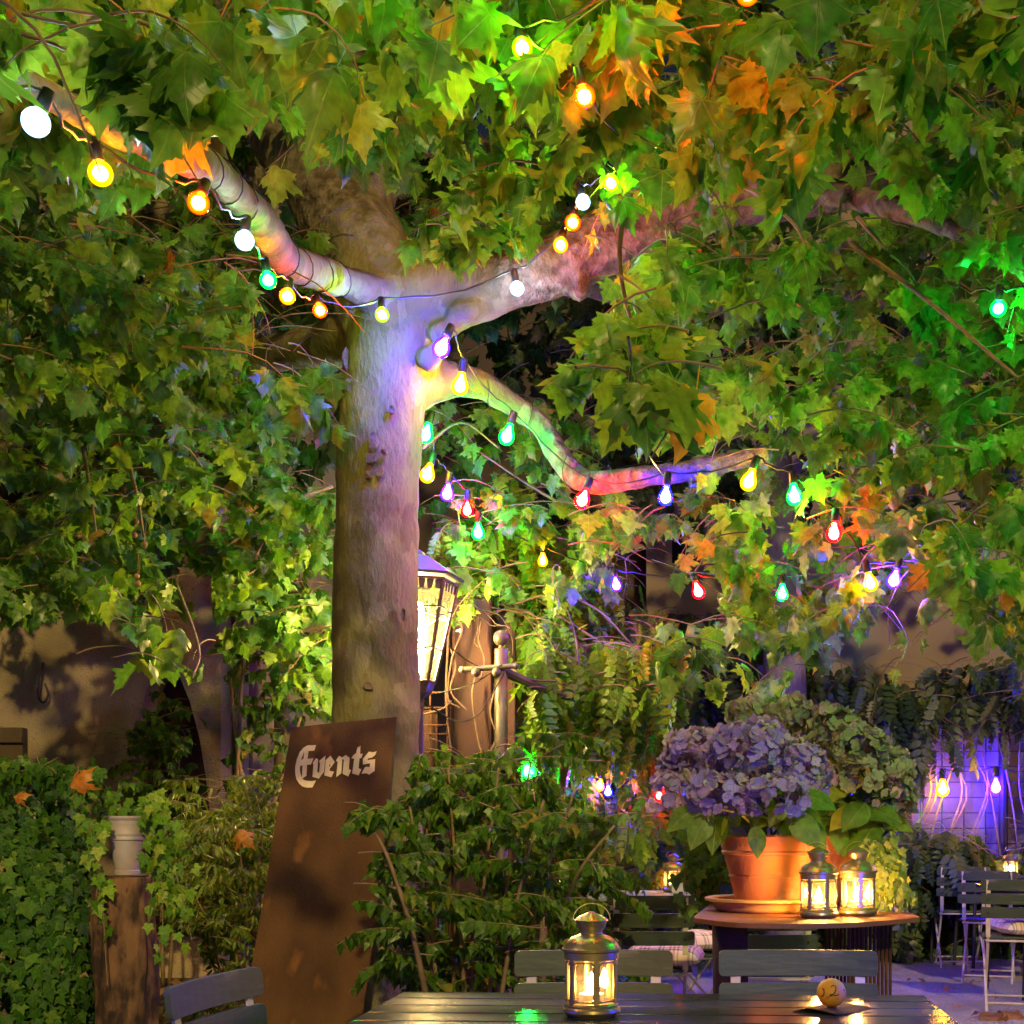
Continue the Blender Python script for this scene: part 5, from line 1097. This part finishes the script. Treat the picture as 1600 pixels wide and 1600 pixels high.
# ------------------------------------------------------------------ street lantern and the post with balls
lx, ly = px(650, 7.25), 7.25; Z = lambda y: pz(y, 7.25)
sl_ = thing('street_lantern', 'glowing six sided street lantern half hidden behind the tree trunk', 'street lamp', (lx, ly, 0))
iron_p = mat('lantern_iron', (.10, .075, .055), (.07, .05, .04), scale=10, rough=.5, metal=.3, bump=.2)
zt, zb, ze, za = Z(912), Z(1066), Z(902), Z(872)-.0
rt_, rb_ = .237, .105; A0 = R(19)
def hexp(r, z, k, a0=A0): a = a0+R(60*k); return V((r*math.cos(a), r*math.sin(a), z))
q = MB()
for k in range(6): q.tube([hexp(rb_, zb, k), hexp(rt_, zt, k)], .011, 6)
for k in range(6):
    for r_, z_ in ((rb_, zb), (rt_, zt)): q.tube([hexp(r_, z_, k), hexp(r_, z_, k+1)], .010, 6)
q.build('frame', iron_p, sl_)
q = MB(); q.lathe([(.275, ze-.012), (.278, ze), (.10, za+.0), (.06, za+.012), (.05, za+.03), (.02, za+.05), (0, za+.06)], 6, a0=A0); q.build('roof', mat('lantern_roof', (.04, .037, .04), (.025, .022, .025), scale=8, rough=.6, bump=.2), sl_)
q = MB(); q.lathe([(.262, ze-.006), (.262, ze-.001), (.0, ze-.001), (0, ze-.006)], 6, a0=A0); q.build('white_reflector', mat('white_enamel', (.75, .70, .58), rough=.5), sl_)
q = MB()
for k in range(6):                                    # scalloped valances at the top and teeth at the foot of each face
    a, b = hexp(rt_-.004, zt, k), hexp(rt_-.004, zt, k+1); lo = hexp(rb_, zb, k).lerp(hexp(rt_, zt, k), .90), hexp(rb_, zb, k+1).lerp(hexp(rt_, zt, k+1), .90)
    nt = 5
    for i in range(nt):
        p0, p1 = a.lerp(b, i/nt+.01), a.lerp(b, (i+1)/nt-.01); r0, r1 = lo[0].lerp(lo[1], (i+.22)/nt), lo[0].lerp(lo[1], (i+.78)/nt); m0 = p0.lerp(p1, .5).normalized()*.003
        vv = [p0, p1, r1, r0]; q.add([v+m0*0 for v in vv]+[v-V((m0.x, m0.y, 0)) for v in vv], [(0, 1, 2, 3), (7, 6, 5, 4), (0, 4, 5, 1), (1, 5, 6, 2), (2, 6, 7, 3), (3, 7, 4, 0)])
q.build('valance', iron_p, sl_)
seed_g = glass_mat('seeded_glass', (1, .95, .80), gloss=.03, dust=.022)
q0 = None
for k in range(6):
    q = MB(); a, b = hexp(rb_-.006, zb, k), hexp(rb_-.006, zb, k+1); c, d = hexp(rt_-.006, zt, k+1), hexp(rt_-.006, zt, k)
    q.add([a, b, c, d], [(0, 1, 2, 3)]); q.build('pane', seed_g, sl_)
q = MB()
for k in range(6):                                    # curved glazing bars across the panes
    for f_ in (.33, .63):
        e0, e1 = hexp(rb_, zb, k).lerp(hexp(rt_, zt, k), f_), hexp(rb_, zb, k+1).lerp(hexp(rt_, zt, k+1), f_)
        q.tube([e0.lerp(e1, s)+V((0, 0, .025*math.sin(math.pi*s))) for s in np.linspace(0, 1, 8)], .005, 5)
q.build('glazing_bars', mat('light_bars', (.5, .45, .35), rough=.4), sl_)
q = MB(); q.lathe([(0, zb-.06), (.085, zb-.06), (.09, zb-.05), (.108, zb-.012), (.112, zb), (.0, zb+.004)], 6, a0=A0); q.lathe([(.05, zb-.14), (.04, zb-.1), (.085, zb-.061)], 12); q.build('base_block', iron_p, sl_)
q = MB(); q.lathe([(.11, 0), (.11, .05), (.07, .12), (.055, .9), (.06, .95), (.045, 1.0), (.042, zb-.12), (.05, zb-.1)], 16); q.build('pole', iron_p, sl_, smooth=True, sharp=40)
q = MB(); q.lathe([(0, zb+.05), (.04, zb+.06), (.045, zb+.10), (.045, zt-.16), (.035, zt-.11), (0, zt-.1)], 16); q.build('lamp', emit_mat('street_lamp_glow', (1.0, .70, .26), 560), sl_, smooth=True)
q = MB(); q.lathe([(0, zb+.005), (.03, zb+.005), (.03, zb+.05), (0, zb+.055)], 12); q.build('lamp_holder', mat('holder', (.6, .55, .45), rough=.5), sl_)

pp = thing('ball_topped_post', 'grey metal post with ball finial and cross bar holding two balls', 'post', (px(783, 7.45), 7.45, 0)); bz = lambda y: pz(y, 7.45)
steel = mat('grey_steel_paint', (.17, .145, .115), (.12, .10, .08), scale=12, rough=.42, metal=.45, bump=.06)
q = MB(); q.lathe([(.055, 0), (.055, .02), (.039, .03), (.039, bz(1016)), (.036, bz(1014)), (.016, bz(1013.5)), (.014, bz(1008))], 20); q.build('pole', steel, pp, smooth=True, sharp=40)
q = MB(); q.sphere((0, 0, bz(997)), .047, 24); q.build('finial', steel, pp, smooth=True)
q = MB(); a, b = V((px(722, 7.4)-px(783, 7.45), -.05, bz(1048))), V((px(806, 7.4)-px(783, 7.45), -.05, bz(1042))); q.tube([a, b], .016, 12)
for e, s in ((a, -1), (b, 1)): q.sphere(e, .02, 12)
q.build('cross_bar', steel, pp, smooth=True, sharp=40)
for x in (743, 775):
    q = MB(); q.sphere((px(x, 7.36)-px(783, 7.45), -.075, bz(1053)), .027, 18); q.build('ball', steel, pp, smooth=True)
q = MB(); q.tube([V((.02, .0, bz(1050))), V((.25, .1, bz(1075))), V((.42, .2, bz(1088)))], [.03, .024, .015], 8); q.build('side_arm', iron_p, pp)
# ------------------------------------------------------------------ strings of coloured bulbs
BC = {  # light of the core, tint of the glass, colour of the glowing glass
    'white': ((.20, .25, .30), (.85, .95, 1.0), (.30, .50, .72)), 'yellow': ((.55, .27, .014), (1, .78, .2), (1.0, .36, .0)), 'orange': ((1, .17, .012), (1, .50, .15), (1.0, .055, .0)),
    'amber': ((1, .36, .02), (1, .68, .18), (1.0, .20, .0)), 'green': ((.012, .9, .12), (.25, 1, .45), (.0, .70, .045)), 'lime': ((.38, .8, .03), (.7, 1, .3), (.16, .70, .0)),
    'violet': ((.15, .045, 2.6), (.5, .35, 1), (.07, .012, 1.0)), 'blue': ((.04, .04, 1.7), (.4, .4, 1), (.012, .016, 1.0)), 'red': ((1.5, .03, .02), (1, .3, .25), (1.0, .0, .01))}
sock = mat('black_socket', (.02, .02, .022), rough=.45)
CORE = {}; GLS = {}; PROTO = {}
GLOBE_L, PEAR_L = 760, 520
BM = 1.0
def bulb_mesh(kind, col):
    key = (kind, col)
    if key in PROTO: return PROTO[key]
    core, tint, rim = BC[col]
    if (kind, col) not in CORE:
        CORE[kind, col] = emit_mat(col+'_'+kind+'_core', core, GLOBE_L if kind == 'globe' else PEAR_L)
    if col not in GLS: GLS[col] = glass_mat(col+'_bulb_glass', tint, glow=7, gloss=.03, glowcol=rim)
    if kind == 'globe':
        pr = [(.012, -.046)]+[(.03*math.sin(t), -.076+.03*math.cos(t)) for t in np.linspace(.42, math.pi-.001, 12)]; pr[-1] = (1e-6, -.106)
        cr = [(.0185*math.sin(t), -.076+.0185*math.cos(t)) for t in np.linspace(.02, math.pi-.02, 11)]
    else:
        pr = [(.013, -.046), (.0135, -.055), (.018, -.066), (.026, -.08), (.030, -.095), (.0285, -.108), (.022, -.119), (.012, -.1255), (1e-6, -.127)]
        cr = [(.005, -.054), (.007, -.061), (.0105, -.071), (.0165, -.083), (.0195, -.095), (.018, -.104), (.0125, -.111), (.007, -.115), (1e-6, -.117)]
    s = MB(); s.lathe([(.006, .004), (.0135, 0), (.015, -.012), (.0155, -.044), (.013, -.0475), (.0, -.0476)], 14)
    g_ = MB(); g_.lathe(pr, 20); c_ = MB(); c_.lathe(cr, 14)
    PROTO[key] = (s, g_, c_); return PROTO[key]
FIRST = {}
def bulb(col, kind, x, y, d, scale, label, group, tilt=None):
    """x, y: centre of the glass in the photograph"""
    c = P(x, y, d); s = scale*(1.02 if kind == 'pear' else 1); off = (.076 if kind == 'globe' else .092)*s
    tl = tilt or (random.uniform(-.35, .35), random.uniform(-.35, .35)); e = Euler((tl[0], tl[1], random.uniform(0, 6)))
    top = c-e.to_matrix() @ V((0, 0, -off))
    key = (col, kind)
    if key in FIRST:
        o = copy_tree(FIRST[key]); o['label'] = label; o['group'] = group
    else:
        o = thing('light_bulb', label, 'light bulb', (0, 0, 0), group=group); a, g_, c_ = bulb_mesh(kind, col)
        a.build('socket', sock, o, smooth=True, sharp=40); gl = g_.build('glass', GLS[col], o, smooth=True); c_.build('frosted_core', CORE[kind, col], o, smooth=True)
        FIRST[key] = o
    o.location = top; o.rotation_euler = e; o.scale = (s,)*3
    return top
cable_m = mat('black_cable', (.018, .018, .018), rough=.45)
def cable(label, pts, r=.0045, extra=()):
    t = thing('light_cable', label, 'cable', tuple(pts[0]), group='cables of the light strings'); q = MB()
    c = [V(pts[0])]
    for a, b in zip(pts[:-1], pts[1:]):
        a, b = V(a), V(b); L = (b-a).length
        for i in range(1, 9): s = i/8; c.append(a.lerp(b, s)+V((0, 0, -.07*L*4*s*(1-s)))+(rvec()*.004 if i < 8 else V()))
    q.tube(c, r, 6)
    for e in extra: q.tube(e, r*.6, 5)
    q.build('cable_body', cable_m, t, world=True, smooth=True)
def wraps(path, i0, i1, rad, turns):
    """a cable wound round a limb"""
    out = []
    seg = path[i0:i1]; n_ = turns*14
    for k in range(n_+1):
        s = k/n_*(len(seg)-1); i = min(int(s), len(seg)-2); p = seg[i].lerp(seg[i+1], s-i); ax = (seg[i+1]-seg[i]).normalized(); u = ax.cross(V((0, 0, 1))).normalized(); w = ax.cross(u); a = 2*math.pi*k/14
        r_ = rad(s/(len(seg)-1)) if callable(rad) else rad; out.append(p+(u*math.cos(a)+w*math.sin(a))*r_)
    return out
GA = 'round bulbs strung along the front limb'; tops = []
for col, x, y, d, s, lab in [
    ('white', 56, 191, 2.74, 1.0, 'largest round clear white bulb hanging at the left frame edge'),
    ('yellow', 157, 271, 3.15, 1.0, 'round yellow bulb glowing below big leaves, second along the limb'),
    ('orange', 310, 317, 3.52, 1.0, 'round orange bulb under the fork of the front limb'),
    ('white', 382, 376, 4.0, 1.0, 'round clear white bulb hanging at the bend of front limb'),
    ('green', 419, 438, 4.5, 1.0, 'round green bulb just below the bend of the front limb'),
    ('amber', 449, 463, 4.75, 1.0, 'round amber bulb between a green and an orange bulb'),
    ('orange', 500, 485, 5.3, 1.0, 'small orange bulb under the limb close to the trunk'),
    ('lime', 597, 492, 5.95, 1.08, 'lime green bulb in front of the trunk fork')]: tops.append(bulb(col, 'globe', x, y, d, s, lab, GA))
w1 = wraps(LA, 9, 22, .078, 4); w2 = wraps(LA, 24, 40, .056, 4)
cable('black cable looped along the front limb with round bulbs', [P(-60, 105, 2.6)]+tops, extra=(w1, w2))
tops2 = [tops[-1]]
GB = 'round bulbs rising along the right limb'
for col, x, y, d, s, lab in [
    ('white', 808, 451, 6.25, 1.15, 'clear white bulb in front of the pale right limb'),
    ('amber', 876, 383, 5.9, 1.15, 'amber bulb hanging before the right limb, lowest of three'),
    ('orange', 895, 348, 5.55, 1.15, 'red orange bulb between an amber and a clear bulb'),
    ('white', 911, 316, 5.2, 1.0, 'clear bulb half behind a leaf above red orange bulb'),
    ('lime', 955, 286, 4.75, 1.0, 'lime bulb lighting bright green leaves right of the limb'),
    ('orange', 913, 151, 3.5, 1.0, 'bright orange bulb among the upper leaves'),
    ('lime', 816, 75, 3.5, .95, 'lime bulb peeping out between top leaves'),
    ('orange', 1168, -12, 3.2, 1.0, 'orange bulb at the top frame edge')]: tops2.append(bulb(col, 'globe', x, y, d, s, lab, GB))
cable('thin black cable climbing from trunk fork along the right limb', tops2[:6]+[P(985, 215, 4.2), tops2[6]]); cable('black cable between the topmost leaves', [tops2[6], tops2[7], P(980, -40, 3.3), tops2[8], P(1400, -120, 3.1)])
GC = 'pear shaped bulbs strung under the lower right limb'; t3 = []
for col, x, y, d, s, lab in [
    ('violet', 690, 543, 6.08, 1.42, 'violet pear shaped bulb in front of the trunk below the fork'),
    ('yellow', 719, 602, 6.5, 1.4, 'yellow pear bulb where the lower right limb leaves the trunk'),
    ('green', 792, 681, 6.75, 1.4, 'green pear bulb hanging below the lower right limb'),
    ('red', 910, 781, 6.6, 1.35, 'red pear bulb at the lowest bend of the limb'),
    ('blue', 1040, 776, 6.3, 1.25, 'blue pear bulb under limb between red and yellow bulbs'),
    ('yellow', 1170, 752, 6.1, 1.3, 'yellow pear bulb under the stub of the lower right limb'),
    ('green', 1241, 775, 6.0, 1.25, 'green pear bulb right of the yellow bulb at limb end'),
    ('red', 1303, 833, 6.0, 1.2, 'red bulb half covered by hanging leaves'),
    ('yellow', 1360, 911, 6.1, 1.15, 'yellow bulb low among hanging leaves beside violet one'),
    ('violet', 1397, 906, 6.2, 1.2, 'violet bulb low at right beside a yellow one')]: t3.append(bulb(col, 'pear', x, y, d, s, lab, GC))
cable('black cable following the lower right limb', t3+[P(1520, 860, 6), P(1650, 800, 5.8)], extra=(wraps(LD, 12, 44, .080, 3),))
GD = 'pear shaped bulbs strung behind the trunk'; t4 = []
for col, x, y, d, s, lab in [
    ('green', 665, 679, 7.0, 1.4, 'green pear bulb peeping out right of the trunk'),
    ('yellow', 668, 741, 7.2, 1.4, 'yellow pear bulb beside the trunk below a green one'),
    ('violet', 699, 771, 7.35, 1.3, 'violet pear bulb above leaves right of the trunk'),
    ('red', 730, 797, 7.5, 1.2, 'red pear bulb between violet and green behind the trunk'),
    ('green', 747, 832, 7.6, 1.3, 'green pear bulb above the street lantern roof'),
    ('yellow', 848, 876, 7.7, 1.0, 'small yellow bulb among bright leaves over the wisteria'),
    ('violet', 963, 914, 7.7, 1.1, 'small violet bulb at the edge of dark gap'),
    ('red', 1091, 924, 7.6, 1.3, 'red pear bulb hanging alone before the dark house'),
    ('green', 1222, 928, 7.5, 1.25, 'green bulb covered by a leaf above the hydrangeas')]: t4.append(bulb(col, 'pear', x, y, d, s, lab, GD))
cable('thin cable sagging behind the trunk towards the dark house', [P(600, 640, 7.0)]+t4+[P(1330, 880, 7.3)])
GE = 'bulbs of the low string in the shrubs'; t5 = []
for col, x, y, d, s, lab in [
    ('green', 825, 1206, 8.3, 1.4, 'green bulb low in the shrub left of hydrangeas'),
    ('violet', 881, 1213, 8.4, 1.4, 'violet bulb low in the shrub, half covered by twigs'),
    ('amber', 937, 1228, 8.5, 1.05, 'small amber bulb low behind shrub leaves'),
    ('blue', 950, 1237, 8.6, 1.05, 'tiny blue bulb low behind leaves beside amber one'),
    ('red', 1030, 1243, 8.7, 1.1, 'tiny red bulb low beside the hydrangea heads'), ('blue', 1105, 1225, 8.8, 1.7, 'added blue bulb hidden behind the front hydrangea heads'), ('blue', 1330, 1230, 9.0, 1.7, 'added blue bulb hidden behind the fading hydrangea')]: t5.append(bulb(col, 'pear', x, y, d, s, lab, GE))  # hidden blue bulbs added for blue reflections on the tabletop
cable('thin cable threading low through the shrubs', [P(745, 1170, 8.0)]+t5+[P(1250, 1240, 8.9)])
GF = 'bulbs on the back trellis'; t6 = []
for col, x, y, d, s, lab in [('green', 1392, 1272, 11.2, 1.2, 'green bulb hidden by the hydrangea before the small garden door'), ('yellow', 1473, 1233, 11.15, 1.9, 'yellow pear bulb on the back trellis beside the violet one'), ('violet', 1556, 1230, 11.15, 1.9, 'violet pear bulb glowing on the back garden wall')]: t6.append(bulb(col, 'pear', x, y, d, s, lab, GF, (0, 0)))
cable('thin cable along the back trellis', [P(1380, 1200, 11.2)]+t6+[P(1720, 1190, 11.1)])
tg = bulb('green', 'globe', 1560, 482, 4.6, 1.0, 'single green bulb among dark leaves at far right', 'bulbs on single drops')
cable('thin cable hanging through the leaves at far right', [P(1480, 440, 4.9), tg, P(1680, 440, 4.4)])
# unseen string added over the viewer to light the upper leaves
t7 = []
for col, x, y, d, lab in [('yellow', 260, -160, 2.9, 'added yellow bulb over the viewer above the left leaves'), ('white', 560, -190, 3.1, 'added white bulb over the viewer above the middle leaves'), ('lime', 860, -170, 3.0, 'added lime bulb over the viewer above the middle leaves'),
                          ('lime', 20, -90, 3.2, 'added lime bulb over the viewer beyond the left frame edge')]:
    t7.append(bulb(col, 'globe', x, y, d, 1.0, lab, 'added bulbs over the front table'))
cable('added black cable over the front table out of view', [t7[3], t7[0], t7[1], t7[2]])
t8 = [bulb('blue', 'pear', CX-1.5/2.4*F, HY, 2.4, 1.0, 'added blue bulb left of the front table, out of view', 'bulbs of the string right of the table')]; cable('added black cable left of the front table out of view', [V((-2.2, 2.0, 2.0)), t8[0], V((-2.6, 3.2, 2.2))]); t8 = []; GH = 'bulbs of the string right of the table'  # unseen bulb added to put a blue glint on the left chair
for col, x, z, d, lab in [('blue', .93, .94, 2.85, 'added blue bulb hanging right of the front table, out of view'), ('green', 1.35, 1.9, 3.3, 'added green bulb right of the front table, out of view'), ('yellow', 2.2, 2.0, 5.2, 'added yellow bulb right of the rusted table, out of view'),
                          ('violet', 3.0, 2.1, 7.2, 'added violet bulb over the gravel at right, out of view'), ('amber', 3.3, 2.2, 8.4, 'added amber bulb over the gravel at right, out of view'), ('blue', 3.7, 2.2, 9.4, 'added blue bulb over the far tables at right, out of view'), ('violet', 4.1, 2.2, 10.4, 'added violet bulb near the back wall, out of view')]:
    t8.append(bulb(col, 'pear', CX+x/d*F, HY-(z-EYE)/d*F, d, {'blue': 1.05}.get(col, 1.4), lab, GH))
cable('added black cable running right of the tables out of view', t8)  # whole run added out of frame to spill colour on gravel and tables
# cables lying over the post and lantern
q = MB(); t = thing('light_cable', 'thin dark cables draped between street lantern and grey post', 'cable', tuple(P(650, 950, 6.95)), group='cables of the light strings')
for pts in [[(650, 949, 6.97), (675, 946, 6.95), (690, 948, 6.95), (700, 956, 6.98), (708, 958, 7.0)], [(650, 1015, 7.0), (672, 1010, 7.02), (684, 1014, 7.05), (692, 1019, 7.1)], [(650, 1086, 7.3), (690, 1082, 7.4), (740, 1068, 7.4), (785, 1038, 7.36)],
            [(700, 1008, 7.3), (730, 1032, 7.38), (755, 1045, 7.4)], [(650, 1088, 7.3), (690, 1115, 7.4), (715, 1127, 7.4), (745, 1118, 7.4), (765, 1090, 7.4), (788, 1052, 7.38)]]: q.tube(catmull([P(*p) for p in pts], 6), .0045, 5)
q.build('cable_body', cable_m, t, world=True)
